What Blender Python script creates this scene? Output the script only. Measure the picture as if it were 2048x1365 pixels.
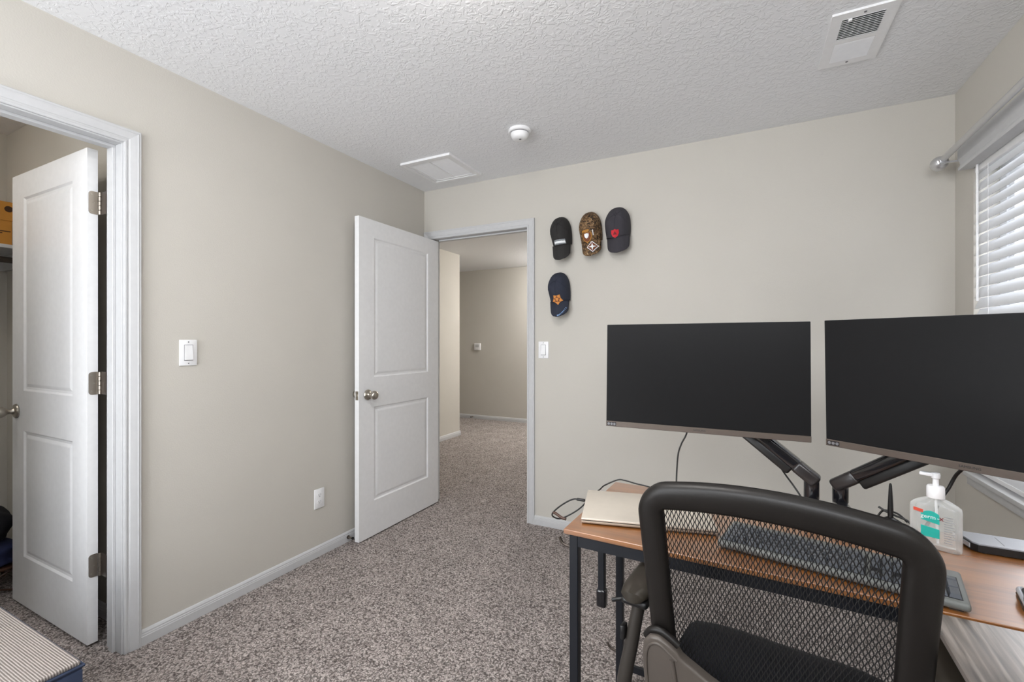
import bpy, bmesh, math, random
from mathutils import Vector, Matrix
random.seed(7)
R = math.radians
for o in list(bpy.data.objects): bpy.data.objects.remove(o)
scene = bpy.context.scene
COL = scene.collection

# ------------------------------------------------------------------ camera
cam_d = bpy.data.cameras.new('camera')
cam_d.sensor_width = 36.0
cam_d.lens = 16.0
cam_d.shift_y = 2.5 / 2048
cam_d.clip_start = 0.02
cam = bpy.data.objects.new('camera', cam_d)
COL.objects.link(cam)
cam.location = (2.223, -2.885, 1.257)
cam.rotation_euler = (R(90), 0, R(26.711))
scene.camera = cam
# ------------------------------------------------------------------ world, exposure
LAMP_POWER, HALL_POWER, CLOSET_POWER, SKY = 22.0, 125.0, 14.0, 9.4
w = bpy.data.worlds.new('world'); scene.world = w
w.use_nodes = True
bg = w.node_tree.nodes['Background']
bg.inputs['Color'].default_value = (0.93, 0.96, 1.0, 1)
bg.inputs['Strength'].default_value = SKY
vs = scene.view_settings
vs.view_transform = 'Standard'; vs.look = 'None'; vs.gamma = 1.0; vs.exposure = 0.66
vs.use_curve_mapping = False
scene.cycles.adaptive_threshold = 0.02
scene.cycles.max_bounces = 8; scene.cycles.diffuse_bounces = 5; scene.cycles.glossy_bounces = 4
scene.cycles.caustics_reflective = False; scene.cycles.caustics_refractive = False
def portal(loc, rot, sx, sy):      # guides daylight sampling through a window opening; gives no light itself
    l = bpy.data.lights.new('daylight_portal', 'AREA'); l.shape = 'RECTANGLE'; l.size = sx; l.size_y = sy
    l.cycles.is_portal = True
    o = bpy.data.objects.new('daylight_portal', l); COL.objects.link(o)
    o.location = loc; o.rotation_euler = rot
portal((2.075, -3.55 - 0.16, 1.91), (R(90), 0, 0), 1.88, 0.84)
portal((0.59, -3.55 - 0.16, 1.23), (R(90), 0, 0), 0.96, 2.20)
portal((3.134 + 0.16, -0.87, 1.36), (0, R(90), 0), 1.38, 1.36)

# ------------------------------------------------------------------ materials
def lin(c):
    c = c / 255.0
    return c / 12.92 if c <= 0.04045 else ((c + 0.055) / 1.055) ** 2.4
def S(r, g, b): return (lin(r), lin(g), lin(b), 1)
MATS = {}
def base(name):
    m = bpy.data.materials.new(name); m.use_nodes = True
    nt = m.node_tree
    b = nt.nodes['Principled BSDF']
    MATS[name] = m
    return m, nt, b
def plain(name, col, rough=0.5, metal=0.0, spec=0.5, noise=0.0, scale=40, coat=0.0, bump=0.0, bscale=200):
    m, nt, b = base(name)
    b.inputs['Base Color'].default_value = col
    b.inputs['Roughness'].default_value = rough
    b.inputs['Metallic'].default_value = metal
    b.inputs['Specular IOR Level'].default_value = spec
    b.inputs['Coat Weight'].default_value = coat
    tc = nt.nodes.new('ShaderNodeTexCoord')
    n = nt.nodes.new('ShaderNodeTexNoise'); n.inputs['Scale'].default_value = scale
    n.inputs['Detail'].default_value = 4
    nt.links.new(tc.outputs['Object'], n.inputs['Vector'])
    amt = noise if noise else 0.02
    mx = nt.nodes.new('ShaderNodeMix'); mx.data_type = 'RGBA'; mx.blend_type = 'MULTIPLY'
    mx.inputs[0].default_value = 1.0
    rp = nt.nodes.new('ShaderNodeMapRange')
    rp.inputs['From Min'].default_value = 0.3; rp.inputs['From Max'].default_value = 0.7
    rp.inputs['To Min'].default_value = 1 - amt; rp.inputs['To Max'].default_value = 1 + amt
    nt.links.new(n.outputs['Fac'], rp.inputs['Value'])
    mx.inputs[6].default_value = col
    cb = nt.nodes.new('ShaderNodeCombineColor')
    for k in range(3): nt.links.new(rp.outputs[0], cb.inputs[k])
    nt.links.new(cb.outputs[0], mx.inputs[7])
    nt.links.new(mx.outputs[2], b.inputs['Base Color'])
    if bump:
        n2 = nt.nodes.new('ShaderNodeTexNoise'); n2.inputs['Scale'].default_value = bscale
        n2.inputs['Detail'].default_value = 2
        nt.links.new(tc.outputs['Object'], n2.inputs['Vector'])
        bp = nt.nodes.new('ShaderNodeBump'); bp.inputs['Strength'].default_value = bump
        bp.inputs['Distance'].default_value = 0.002
        nt.links.new(n2.outputs['Fac'], bp.inputs['Height'])
        nt.links.new(bp.outputs[0], b.inputs['Normal'])
    return m
def ceiling_mat():
    m, nt, b = base('ceiling_knockdown')
    b.inputs['Base Color'].default_value = (0.80, 0.805, 0.82, 1)
    b.inputs['Roughness'].default_value = 0.9
    b.inputs['Specular IOR Level'].default_value = 0.15
    tc = nt.nodes.new('ShaderNodeTexCoord')
    n = nt.nodes.new('ShaderNodeTexNoise'); n.inputs['Scale'].default_value = 42
    n.inputs['Detail'].default_value = 3; n.inputs['Distortion'].default_value = 0.9
    nt.links.new(tc.outputs['Object'], n.inputs['Vector'])
    cr = nt.nodes.new('ShaderNodeValToRGB')
    cr.color_ramp.elements[0].position = 0.47; cr.color_ramp.elements[1].position = 0.58
    nt.links.new(n.outputs['Fac'], cr.inputs[0])
    bp = nt.nodes.new('ShaderNodeBump'); bp.inputs['Strength'].default_value = 0.36
    bp.inputs['Distance'].default_value = 0.004
    nt.links.new(cr.outputs[0], bp.inputs['Height'])
    nt.links.new(bp.outputs[0], b.inputs['Normal'])
    return m
def carpet_mat():
    m, nt, b = base('carpet_pile')
    b.inputs['Roughness'].default_value = 1.0
    b.inputs['Specular IOR Level'].default_value = 0.05
    tc = nt.nodes.new('ShaderNodeTexCoord')
    nw = nt.nodes.new('ShaderNodeTexNoise'); nw.inputs['Scale'].default_value = 60; nw.inputs['Detail'].default_value = 2
    nt.links.new(tc.outputs['Object'], nw.inputs['Vector'])
    va = nt.nodes.new('ShaderNodeVectorMath'); va.operation = 'MULTIPLY_ADD'
    va.inputs[1].default_value = (0.02, 0.02, 0.0)
    nt.links.new(nw.outputs['Color'], va.inputs[0]); nt.links.new(tc.outputs['Object'], va.inputs[2])
    v = nt.nodes.new('ShaderNodeTexVoronoi'); v.inputs['Scale'].default_value = 150
    nt.links.new(va.outputs[0], v.inputs['Vector'])
    sep = nt.nodes.new('ShaderNodeSeparateColor'); nt.links.new(v.outputs['Color'], sep.inputs[0])
    cr = nt.nodes.new('ShaderNodeValToRGB')
    e = cr.color_ramp.elements
    e[0].position = 0.0; e[0].color = (0.20, 0.17, 0.158, 1)
    e[1].position = 1.0; e[1].color = (0.60, 0.54, 0.51, 1)
    x = e.new(0.22); x.color = (0.36, 0.315, 0.295, 1)
    x = e.new(0.6); x.color = (0.47, 0.415, 0.39, 1)
    nt.links.new(sep.outputs[0], cr.inputs[0])
    # dark gaps between the tufts
    mr = nt.nodes.new('ShaderNodeMapRange'); mr.inputs['From Min'].default_value = 0.35; mr.inputs['From Max'].default_value = 0.75
    mr.inputs['To Min'].default_value = 1.0; mr.inputs['To Max'].default_value = 0.32
    nt.links.new(v.outputs['Distance'], mr.inputs['Value'])
    n3 = nt.nodes.new('ShaderNodeTexNoise'); n3.inputs['Scale'].default_value = 6; n3.inputs['Detail'].default_value = 3
    nt.links.new(tc.outputs['Object'], n3.inputs['Vector'])
    mr2 = nt.nodes.new('ShaderNodeMapRange'); mr2.inputs['From Min'].default_value = 0.3; mr2.inputs['From Max'].default_value = 0.7
    mr2.inputs['To Min'].default_value = 0.9; mr2.inputs['To Max'].default_value = 1.08
    nt.links.new(n3.outputs['Fac'], mr2.inputs['Value'])
    mul = nt.nodes.new('ShaderNodeMath'); mul.operation = 'MULTIPLY'
    nt.links.new(mr.outputs[0], mul.inputs[0]); nt.links.new(mr2.outputs[0], mul.inputs[1])
    vm = nt.nodes.new('ShaderNodeVectorMath'); vm.operation = 'SCALE'
    nt.links.new(cr.outputs[0], vm.inputs[0]); nt.links.new(mul.outputs[0], vm.inputs['Scale'])
    nt.links.new(vm.outputs[0], b.inputs['Base Color'])
    inv = nt.nodes.new('ShaderNodeMath'); inv.operation = 'SUBTRACT'; inv.inputs[0].default_value = 1.0
    nt.links.new(v.outputs['Distance'], inv.inputs[1])
    bp = nt.nodes.new('ShaderNodeBump'); bp.inputs['Strength'].default_value = 0.7; bp.inputs['Distance'].default_value = 0.006
    nt.links.new(inv.outputs[0], bp.inputs['Height']); nt.links.new(bp.outputs[0], b.inputs['Normal'])
    return m
def wood_mat(name, c1, c2, c3, axis, rough=0.33, sc=1.0, strength=0.12):
    m, nt, b = base(name)
    tc = nt.nodes.new('ShaderNodeTexCoord')
    mp = nt.nodes.new('ShaderNodeMapping')
    s = [38 * sc, 38 * sc, 38 * sc]; s[axis] = 2.2 * sc
    mp.inputs['Scale'].default_value = s
    nt.links.new(tc.outputs['Object'], mp.inputs['Vector'])
    n = nt.nodes.new('ShaderNodeTexNoise'); n.inputs['Scale'].default_value = 1.0
    n.inputs['Detail'].default_value = 6; n.inputs['Distortion'].default_value = 0.6
    nt.links.new(mp.outputs[0], n.inputs['Vector'])
    cr = nt.nodes.new('ShaderNodeValToRGB'); e = cr.color_ramp.elements
    e[0].position = 0.3; e[0].color = c1; e[1].position = 0.72; e[1].color = c3
    x = e.new(0.5); x.color = c2
    nt.links.new(n.outputs['Fac'], cr.inputs[0])
    nt.links.new(cr.outputs[0], b.inputs['Base Color'])
    b.inputs['Roughness'].default_value = rough
    b.inputs['Specular IOR Level'].default_value = 0.9
    b.inputs['Coat Weight'].default_value = 1.0; b.inputs['Coat Roughness'].default_value = 0.28; b.inputs['Coat IOR'].default_value = 2.0
    bp = nt.nodes.new('ShaderNodeBump'); bp.inputs['Strength'].default_value = strength; bp.inputs['Distance'].default_value = 0.001
    nt.links.new(n.outputs['Fac'], bp.inputs['Height']); nt.links.new(bp.outputs[0], b.inputs['Normal'])
    return m
def emit_mat(name, col, strength):
    m, nt, b = base(name)
    b.inputs['Base Color'].default_value = (0.8, 0.8, 0.8, 1)
    b.inputs['Emission Color'].default_value = col
    b.inputs['Emission Strength'].default_value = strength
    return m
def weave_mat():
    m, nt, b = base('woven_grey')
    tc = nt.nodes.new('ShaderNodeTexCoord')
    w1 = nt.nodes.new('ShaderNodeTexWave'); w1.bands_direction = 'Y'; w1.inputs['Scale'].default_value = 58
    w1.inputs['Distortion'].default_value = 0.6; w1.inputs['Detail'].default_value = 1
    w2 = nt.nodes.new('ShaderNodeTexWave'); w2.bands_direction = 'X'; w2.inputs['Scale'].default_value = 70
    for q in (w1, w2): nt.links.new(tc.outputs['Object'], q.inputs['Vector'])
    mr = nt.nodes.new('ShaderNodeMath'); mr.operation = 'MULTIPLY_ADD'; mr.inputs[1].default_value = 0.25
    nt.links.new(w2.outputs['Fac'], mr.inputs[0]); nt.links.new(w1.outputs['Fac'], mr.inputs[2])
    cr = nt.nodes.new('ShaderNodeValToRGB'); e = cr.color_ramp.elements
    e[0].position = 0.12; e[0].color = S(116, 108, 104); e[1].position = 0.75; e[1].color = S(172, 164, 158)
    nt.links.new(mr.outputs[0], cr.inputs[0]); nt.links.new(cr.outputs[0], b.inputs['Base Color'])
    bp = nt.nodes.new('ShaderNodeBump'); bp.inputs['Strength'].default_value = 0.6; bp.inputs['Distance'].default_value = 0.003
    nt.links.new(mr.outputs[0], bp.inputs['Height']); nt.links.new(bp.outputs[0], b.inputs['Normal'])
    b.inputs['Roughness'].default_value = 0.75
    return m
def camo_mat():
    m, nt, b = base('camouflage_cloth')
    tc = nt.nodes.new('ShaderNodeTexCoord')
    n = nt.nodes.new('ShaderNodeTexNoise'); n.inputs['Scale'].default_value = 42; n.inputs['Detail'].default_value = 5
    n.inputs['Distortion'].default_value = 1.4
    nt.links.new(tc.outputs['Object'], n.inputs['Vector'])
    cr = nt.nodes.new('ShaderNodeValToRGB'); cr.color_ramp.interpolation = 'CONSTANT'
    e = cr.color_ramp.elements
    e[0].position = 0.0; e[0].color = S(38, 28, 18); e[1].position = 0.66; e[1].color = S(168, 146, 116)
    for p, c in ((0.40, S(70, 52, 34)), (0.47, S(104, 78, 50)), (0.55, S(134, 106, 74))):
        x = e.new(p); x.color = c
    nt.links.new(n.outputs['Fac'], cr.inputs[0]); nt.links.new(cr.outputs[0], b.inputs['Base Color'])
    b.inputs['Roughness'].default_value = 0.8
    return m
def blind_mat():
    m, nt, b = base('blind_slat_white')
    b.inputs['Base Color'].default_value = (0.80, 0.81, 0.83, 1); b.inputs['Roughness'].default_value = 0.45
    tr = nt.nodes.new('ShaderNodeBsdfTranslucent'); tr.inputs['Color'].default_value = (0.85, 0.86, 0.88, 1)
    mx = nt.nodes.new('ShaderNodeMixShader'); mx.inputs[0].default_value = 0.20
    out = nt.nodes['Material Output']
    nt.links.new(b.outputs[0], mx.inputs[1]); nt.links.new(tr.outputs[0], mx.inputs[2]); nt.links.new(mx.outputs[0], out.inputs[0])
    return m
def pane_mat(name='window_glass', tint=0.95):
    m, nt, b = base(name)
    tr = nt.nodes.new('ShaderNodeBsdfTransparent'); tr.inputs['Color'].default_value = (tint, tint, tint, 1)
    gl = nt.nodes.new('ShaderNodeBsdfGlossy'); gl.inputs['Roughness'].default_value = 0.02
    mx = nt.nodes.new('ShaderNodeMixShader'); mx.inputs[0].default_value = 0.07
    nt.links.new(tr.outputs[0], mx.inputs[1]); nt.links.new(gl.outputs[0], mx.inputs[2])
    nt.links.new(mx.outputs[0], nt.nodes['Material Output'].inputs[0])
    nt.nodes.remove(b)
    return m
def bottle_mat():
    m, nt, b = base('clear_gel_plastic')
    b.inputs['Base Color'].default_value = (0.90, 0.91, 0.90, 1); b.inputs['Roughness'].default_value = 0.06
    tr = nt.nodes.new('ShaderNodeBsdfTransparent'); tr.inputs['Color'].default_value = (0.93, 0.95, 0.95, 1)
    lw = nt.nodes.new('ShaderNodeLayerWeight'); lw.inputs['Blend'].default_value = 0.35
    mr = nt.nodes.new('ShaderNodeMapRange'); mr.inputs['To Min'].default_value = 0.24; mr.inputs['To Max'].default_value = 0.75
    nt.links.new(lw.outputs['Facing'], mr.inputs['Value'])
    mx = nt.nodes.new('ShaderNodeMixShader')
    nt.links.new(mr.outputs[0], mx.inputs[0]); nt.links.new(tr.outputs[0], mx.inputs[1]); nt.links.new(b.outputs[0], mx.inputs[2])
    nt.links.new(mx.outputs[0], nt.nodes['Material Output'].inputs[0])
    return m

WALL = plain('wall_paint', (0.548, 0.524, 0.477, 1), 0.85, spec=0.2, noise=0.012, scale=3, bump=0.22, bscale=170)
CEIL = ceiling_mat()
CARPET = carpet_mat()
WHITE = plain('white_trim_paint', (0.54, 0.543, 0.55, 1), 0.5, spec=0.2)
DOORW = plain('white_door_paint', (0.78, 0.782, 0.79, 1), 0.42, spec=0.4, bump=0.05, bscale=300)
PLATE = plain('white_plastic', (0.82, 0.82, 0.83, 1), 0.3)
GREYP = plain('grey_slot', S(112, 112, 116), 0.5)
BACKDROP = plain('added_backdrop_grey', (0.22, 0.22, 0.225, 1), 0.8)
PALEG = plain('pale_grey_plastic', S(196, 196, 196), 0.4)
DARK = plain('duct_shade_dark', (0.05, 0.05, 0.055, 1), 0.8)
NICKEL = plain('satin_nickel', S(176, 170, 160), 0.3, 1.0)
PEWTER = plain('brushed_hinge_metal', S(168, 160, 150), 0.38, 1.0)
SILVERROD = plain('silver_rod_metal', S(208, 208, 210), 0.28, 0.85)
BLACKMET = plain('black_frame_metal', S(24, 27, 34), 0.45, 0.2)
HOOKMET = plain('dark_hook_metal', S(82, 74, 68), 0.35, 0.7)
WOODX = wood_mat('rustic_wood_lengthwise', (0.19, 0.066, 0.013, 1), (0.29, 0.105, 0.022, 1), (0.36, 0.145, 0.036, 1), 0, 0.3, 1.6, 0.05)
WOODY = wood_mat('rustic_wood_glare_grey', (0.07, 0.06, 0.055, 1), (0.22, 0.185, 0.16, 1), (0.46, 0.41, 0.37, 1), 1, 0.34, 2.2, 0.6)  # grey and pale streaks paint glare on the return board into its colour
SCREEN = plain('screen_glass', (0.0135, 0.0135, 0.014, 1), 0.3, spec=0.05)
BEZEL = plain('bezel_taupe_metal', S(92, 82, 75), 0.42, 0.35)
MONBACK = plain('monitor_back_plastic', S(34, 34, 36), 0.5)
GLOSSBLK = plain('gloss_black_arm', S(22, 22, 26), 0.16, coat=0.4)
ARMGREY = plain('arm_grey_cap', S(44, 41, 41), 0.25)
CABLE = plain('black_cable', S(24, 23, 22), 0.45)
CHAIRBLK = plain('chair_frame_plastic', S(25, 22, 20), 0.42, spec=0.4, bump=0.06, bscale=500)
CHAIRGRY = plain('chair_grey_plastic', S(86, 79, 73), 0.4, bump=0.05, bscale=500)
MESHM = plain('mesh_strand', S(20, 19, 20), 0.6)
CHAIRPOST = plain('chair_post_plastic', S(56, 52, 48), 0.4)
SEATF = plain('seat_fabric', S(28, 30, 38), 0.9, bump=0.2, bscale=600)
PADM = plain('arm_pad', S(50, 45, 38), 0.42)
LAPM = plain('laptop_champagne', S(214, 205, 192), 0.34, 0.35)
LAPSIDE = plain('laptop_side', S(168, 152, 136), 0.35, 0.5)
SILVER = plain('silver_plastic', S(178, 180, 186), 0.35, 0.3)
KEYBODY = plain('keyboard_grey', S(112, 115, 113), 0.45)
KEYCAP = plain('keycap_grey', S(84, 88, 95), 0.3)
BLACKP = plain('black_plastic', S(20, 20, 21), 0.4)
NAVYBOX = plain('navy_fabric', S(46, 58, 84), 0.6, bump=0.1, bscale=400)
WEAVE = weave_mat()
CARD = plain('cardboard_orange', S(186, 128, 50), 0.8, noise=0.06, scale=12)
INK = plain('dark_ink', S(70, 44, 22), 0.8)
NAVYCLOTH = plain('navy_cloth', S(30, 38, 72), 0.95, noise=0.12, scale=18, bump=0.3, bscale=60)
BLACKCLOTH = plain('black_cloth', S(18, 18, 24), 0.95, noise=0.1, scale=18, bump=0.3, bscale=60)
BROWNST = plain('brown_stand', S(70, 44, 30), 0.5)
CAPBLK = plain('cap_black_cotton', S(40, 38, 38), 0.9, bump=0.15, bscale=700)
CAPCHAR = plain('cap_charcoal_cotton', S(54, 52, 58), 0.9, bump=0.15, bscale=700)
CAPNAVY = plain('cap_navy_cotton', S(40, 44, 58), 0.9, bump=0.15, bscale=700)
CAMO = camo_mat()
P_WHITE = plain('patch_white', S(232, 234, 236), 0.7)
P_GREY = plain('patch_grey', S(128, 132, 136), 0.7)
P_RED = plain('patch_red', S(196, 26, 40), 0.7)
P_DRED = plain('patch_dark_red', S(110, 14, 24), 0.7)
P_ORANGE = plain('patch_orange', S(206, 134, 62), 0.7)
P_BROWN = plain('patch_brown', S(112, 60, 28), 0.7)
P_GOLD = plain('patch_gold', S(170, 118, 46), 0.7)
P_BLUE = plain('patch_pale_blue', S(120, 150, 190), 0.7)
TEAL = plain('label_teal', S(34, 172, 160), 0.4)
LABRED = plain('label_red', S(206, 78, 58), 0.4)
LABGREY = plain('label_print_grey', S(140, 142, 146), 0.5)
BOTTLE = bottle_mat()
PUMPW = plain('pump_white', S(240, 240, 242), 0.25)
BLIND = blind_mat()
PANE = pane_mat()
PANEDIM = pane_mat('dimmed_window_glass', 0.75)  # tint added to dim the outside brightness behind the blind
VINYL = plain('window_vinyl', (0.74, 0.75, 0.77, 1), 0.35)
LAMPG = emit_mat('lamp_glass', (1.0, 0.965, 0.92, 1), LAMP_POWER)
HALLG = emit_mat('added_hall_lamp_glass', (1.0, 0.97, 0.93, 1), HALL_POWER)
CLOSG = emit_mat('closet_lamp_glass', (1.0, 0.96, 0.90, 1), CLOSET_POWER)

# ------------------------------------------------------------------ mesh helpers
class MB:
    def __init__(s, off=(0, 0, 0)):
        s.v = []; s.f = []; s.off = Vector(off)
    def add(s, vs, fs, M=None):
        n = len(s.v)
        for p in vs:
            p = Vector(p)
            if M is not None: p = M @ p
            s.v.append(p - s.off)
        s.f += [tuple(i + n for i in f) for f in fs]
        return s
    def box(s, x0, x1, y0, y1, z0, z1, M=None):
        vs = [(x, y, z) for z in (z0, z1) for y in (y0, y1) for x in (x0, x1)]
        fs = [(0, 2, 3, 1), (4, 5, 7, 6), (0, 1, 5, 4), (2, 6, 7, 3), (0, 4, 6, 2), (1, 3, 7, 5)]
        return s.add(vs, fs, M)
    def bbox(s, x0, x1, y0, y1, z0, z1, b=0.003, seg=2, M=None):
        bm = bmesh.new()
        bmesh.ops.create_cube(bm, size=1)
        for v in bm.verts:
            v.co = Vector(((x0 + x1) / 2 + v.co.x * (x1 - x0), (y0 + y1) / 2 + v.co.y * (y1 - y0), (z0 + z1) / 2 + v.co.z * (z1 - z0)))
        bmesh.ops.bevel(bm, geom=list(bm.edges), offset=b, segments=seg, profile=0.5, affect='EDGES')
        return s.bm(bm, M)
    def bm(s, bm, M=None):
        bm.verts.index_update()
        s.add([v.co.copy() for v in bm.verts], [tuple(v.index for v in f.verts) for f in bm.faces], M)
        bm.free(); return s
    def prism(s, pts, d, M=None):
        # pts: outline (x, y) counter-clockwise, extruded 0..d in z
        n = len(pts)
        vs = [(p[0], p[1], 0) for p in pts] + [(p[0], p[1], d) for p in pts]
        fs = [tuple(range(n - 1, -1, -1)), tuple(range(n, 2 * n))]
        fs += [(i, (i + 1) % n, n + (i + 1) % n, n + i) for i in range(n)]
        return s.add(vs, fs, M)
    def lathe(s, prof, seg=24, M=None, caps=True):
        # prof: (r, z) from one end to the other, axis z
        vs = []; fs = []
        for r, z in prof:
            for k in range(seg):
                a = 2 * math.pi * k / seg
                vs.append((r * math.cos(a), r * math.sin(a), z))
        for i in range(len(prof) - 1):
            for k in range(seg):
                a, b_ = i * seg + k, i * seg + (k + 1) % seg
                fs.append((a, b_, b_ + seg, a + seg))
        if caps:
            fs.append(tuple(range(seg - 1, -1, -1)))
            m = (len(prof) - 1) * seg
            fs.append(tuple(range(m, m + seg)))
        return s.add(vs, fs, M)
    def tube(s, pts, r, seg=8, rx=None, close=False):
        pts = [Vector(p) for p in pts]
        n = len(pts); vs = []; fs = []
        prev = None
        for i, p in enumerate(pts):
            if close: t = pts[(i + 1) % n] - pts[i - 1]
            else: t = pts[min(i + 1, n - 1)] - pts[max(i - 1, 0)]
            t.normalize()
            if prev is None:
                up = Vector((0, 0, 1)) if abs(t.z) < 0.9 else Vector((1, 0, 0))
                a = t.cross(up).normalized()
            else:
                a = (prev - t * prev.dot(t)).normalized()
            prev = a
            b_ = t.cross(a)
            rr = r[i] if isinstance(r, (list, tuple)) else r
            for k in range(seg):
                q = 2 * math.pi * k / seg
                vs.append(p + a * rr * math.cos(q) + b_ * (rx or 1.0) * rr * math.sin(q))
        last = n if close else n - 1
        for i in range(last):
            for k in range(seg):
                a0, a1 = i * seg + k, i * seg + (k + 1) % seg
                b0, b1 = ((i + 1) % n) * seg + k, ((i + 1) % n) * seg + (k + 1) % seg
                fs.append((a0, b0, b1, a1))
        if not close:
            fs.append(tuple(range(seg))); fs.append(tuple(range((n - 1) * seg + seg - 1, (n - 1) * seg - 1, -1)))
        return s.add(vs, fs)
    def grid(s, rows):
        n = len(s.v); h = len(rows); wd = len(rows[0])
        s.add([p for r_ in rows for p in r_], [(i * wd + j, i * wd + j + 1, (i + 1) * wd + j + 1, (i + 1) * wd + j)
              for i in range(h - 1) for j in range(wd - 1)])
        return s
    def mesh(s, name, smooth=None):
        me = bpy.data.meshes.new(name)
        me.from_pydata([tuple(v) for v in s.v], [], s.f)
        me.update()
        b = bmesh.new(); b.from_mesh(me)
        bmesh.ops.recalc_face_normals(b, faces=list(b.faces))
        b.to_mesh(me); b.free()
        if smooth is not None:
            for p in me.polygons: p.use_smooth = True
            me.set_sharp_from_angle(angle=R(smooth))
        return me
    def build(s, name, m, parent=None, smooth=None, label=None):
        me = s.mesh(name, smooth); me.materials.append(m)
        o = bpy.data.objects.new(name, me); COL.objects.link(o)
        if parent is not None: o.parent = parent
        if label: o['label'] = label
        return o
def solid(o, t, offset=-1):
    md = o.modifiers.new('thickness', 'SOLIDIFY'); md.thickness = t; md.offset = offset
    return o
def thing(name, label, cat, loc=(0, 0, 0), rz=0, group=None, rx=0, kind=None):
    o = bpy.data.objects.new(name, None); COL.objects.link(o)
    o.empty_display_size = 0.05
    o.location = loc; o.rotation_euler = (rx, 0, rz)
    if kind: o['kind'] = kind
    if label: o['label'] = label
    if cat: o['category'] = cat
    if group: o['group'] = group
    return o
def tag(o, label, cat, group=None, kind=None):
    o['label'] = label; o['category'] = cat
    if group: o['group'] = group
    if kind: o['kind'] = kind
    return o
def struct(o, label=None, cat=None):
    o['kind'] = 'structure'
    if label: o['label'] = label
    if cat: o['category'] = cat
    return o
def spline(pts, n=10):
    pts = [Vector(p) for p in pts]; out = []
    for i in range(len(pts) - 1):
        p0 = pts[max(i - 1, 0)]; p1 = pts[i]; p2 = pts[i + 1]; p3 = pts[min(i + 2, len(pts) - 1)]
        for k in range(n):
            t = k / n
            out.append(0.5 * ((2 * p1) + (p2 - p0) * t + (2 * p0 - 5 * p1 + 4 * p2 - p3) * t * t + (3 * p1 - p0 - 3 * p2 + p3) * t ** 3))
    out.append(pts[-1]); return out
def text_geo(body, size, depth, M, mb, align='CENTER'):
    cu = bpy.data.curves.new('lettering', 'FONT'); cu.body = body; cu.size = size; cu.extrude = depth
    cu.align_x = align; cu.align_y = 'CENTER'; cu.resolution_u = 2
    o = bpy.data.objects.new('lettering', cu); COL.objects.link(o)
    dg = bpy.context.evaluated_depsgraph_get()
    me = o.evaluated_get(dg).to_mesh()
    mb.add([v.co.copy() for v in me.vertices], [tuple(p.vertices) for p in me.polygons], M)
    o.evaluated_get(dg).to_mesh_clear()
    bpy.data.objects.remove(o); bpy.data.curves.remove(cu)
    return mb
T = Matrix.Translation
def ROT(a, ax): return Matrix.Rotation(R(a), 4, ax)

# ------------------------------------------------------------------ the shell
W, H, REAR = 3.134, 2.44, -3.55
mb = MB(); mb.box(-2.8, W + 0.2, REAR - 0.15, 3.75, -0.12, 0.0)
struct(mb.build('floor', CARPET), 'taupe flecked carpet running from room into hall and closet', 'carpet')
mb = MB(); mb.box(-2.8, W + 0.2, REAR - 0.15, 3.75, H, H + 0.12)
struct(mb.build('ceiling', CEIL), 'white textured ceiling over the room', 'ceiling')
CY1, CY0 = -1.958, -2.742              # closet opening
mb = MB()
mb.box(-0.115, 0, CY1 + 0.018, 0, 0, H); mb.box(-0.115, 0, CY0 - 0.018, CY1 + 0.018, 2.075, H); mb.box(-0.115, 0, REAR, CY0 - 0.018, 0, H)
struct(mb.build('wall_left', WALL), 'beige wall with the closet doorway', 'wall')
DX0, DX1 = 0.062, 0.889                # hall doorway
mb = MB()
mb.box(-0.115, DX0 - 0.018, 0, 0.115, 0, H); mb.box(DX0 - 0.018, DX1 + 0.018, 0, 0.115, 2.075, H); mb.box(DX1 + 0.018, W + 0.15, 0, 0.115, 0, H)
struct(mb.build('wall_back', WALL), 'beige wall behind the monitors with caps hung on it', 'wall')
WY0, WY1, WZ0, WZ1 = -1.55, -0.192, 0.672, 2.045
VX0, VX1, VZ0, VZ1 = 1.15, 3.00, 1.50, 2.32      # unseen rear window, added to bring daylight in from behind the camera
UX0, UX1, UZ0, UZ1 = 0.12, 1.06, 0.14, 2.32      # tall unseen window beside it, added to light the lower walls
mb = MB()
mb.box(W, W + 0.15, WY1, 0, 0, H); mb.box(W, W + 0.15, REAR, WY0, 0, H)
mb.box(W, W + 0.15, WY0, WY1, 0, WZ0); mb.box(W, W + 0.15, WY0, WY1, WZ1, H)
struct(mb.build('wall_right', WALL), 'beige wall around the window with blinds', 'wall')
mb = MB(); mb.box(-0.115, UX0, REAR - 0.15, REAR, 0, H); mb.box(UX1, VX0, REAR - 0.15, REAR, 0, H); mb.box(UX0, UX1, REAR - 0.15, REAR, 0, UZ0); mb.box(UX0, UX1, REAR - 0.15, REAR, UZ1, H); mb.box(VX1, W + 0.15, REAR - 0.15, REAR, 0, H)
mb.box(VX0, VX1, REAR - 0.15, REAR, 0, VZ0); mb.box(VX0, VX1, REAR - 0.15, REAR, VZ1, H)
struct(mb.build('wall_rear', WALL), 'beige wall at the near end of the room', 'wall')
mb = MB(); mb.box(W + 3.2, W + 3.4, -6.0, 5.0, -0.3, 4.6)  # added wall that blocks the bright sky so the blind gaps read grey
struct(mb.build('added_wall_outside', BACKDROP), 'grey wall added outside the window to dim the gaps in the blind', 'wall')
# closet shell
mb = MB(); mb.box(-1.62, -1.52, -3.0, -1.76, 0, H); mb.box(-1.52, -0.115, -1.86, -1.76, 0, H); mb.box(-1.52, -0.115, -3.0, -2.9, 0, H)
struct(mb.build('wall_closet', WALL), 'beige inside walls of the closet', 'wall')
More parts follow.
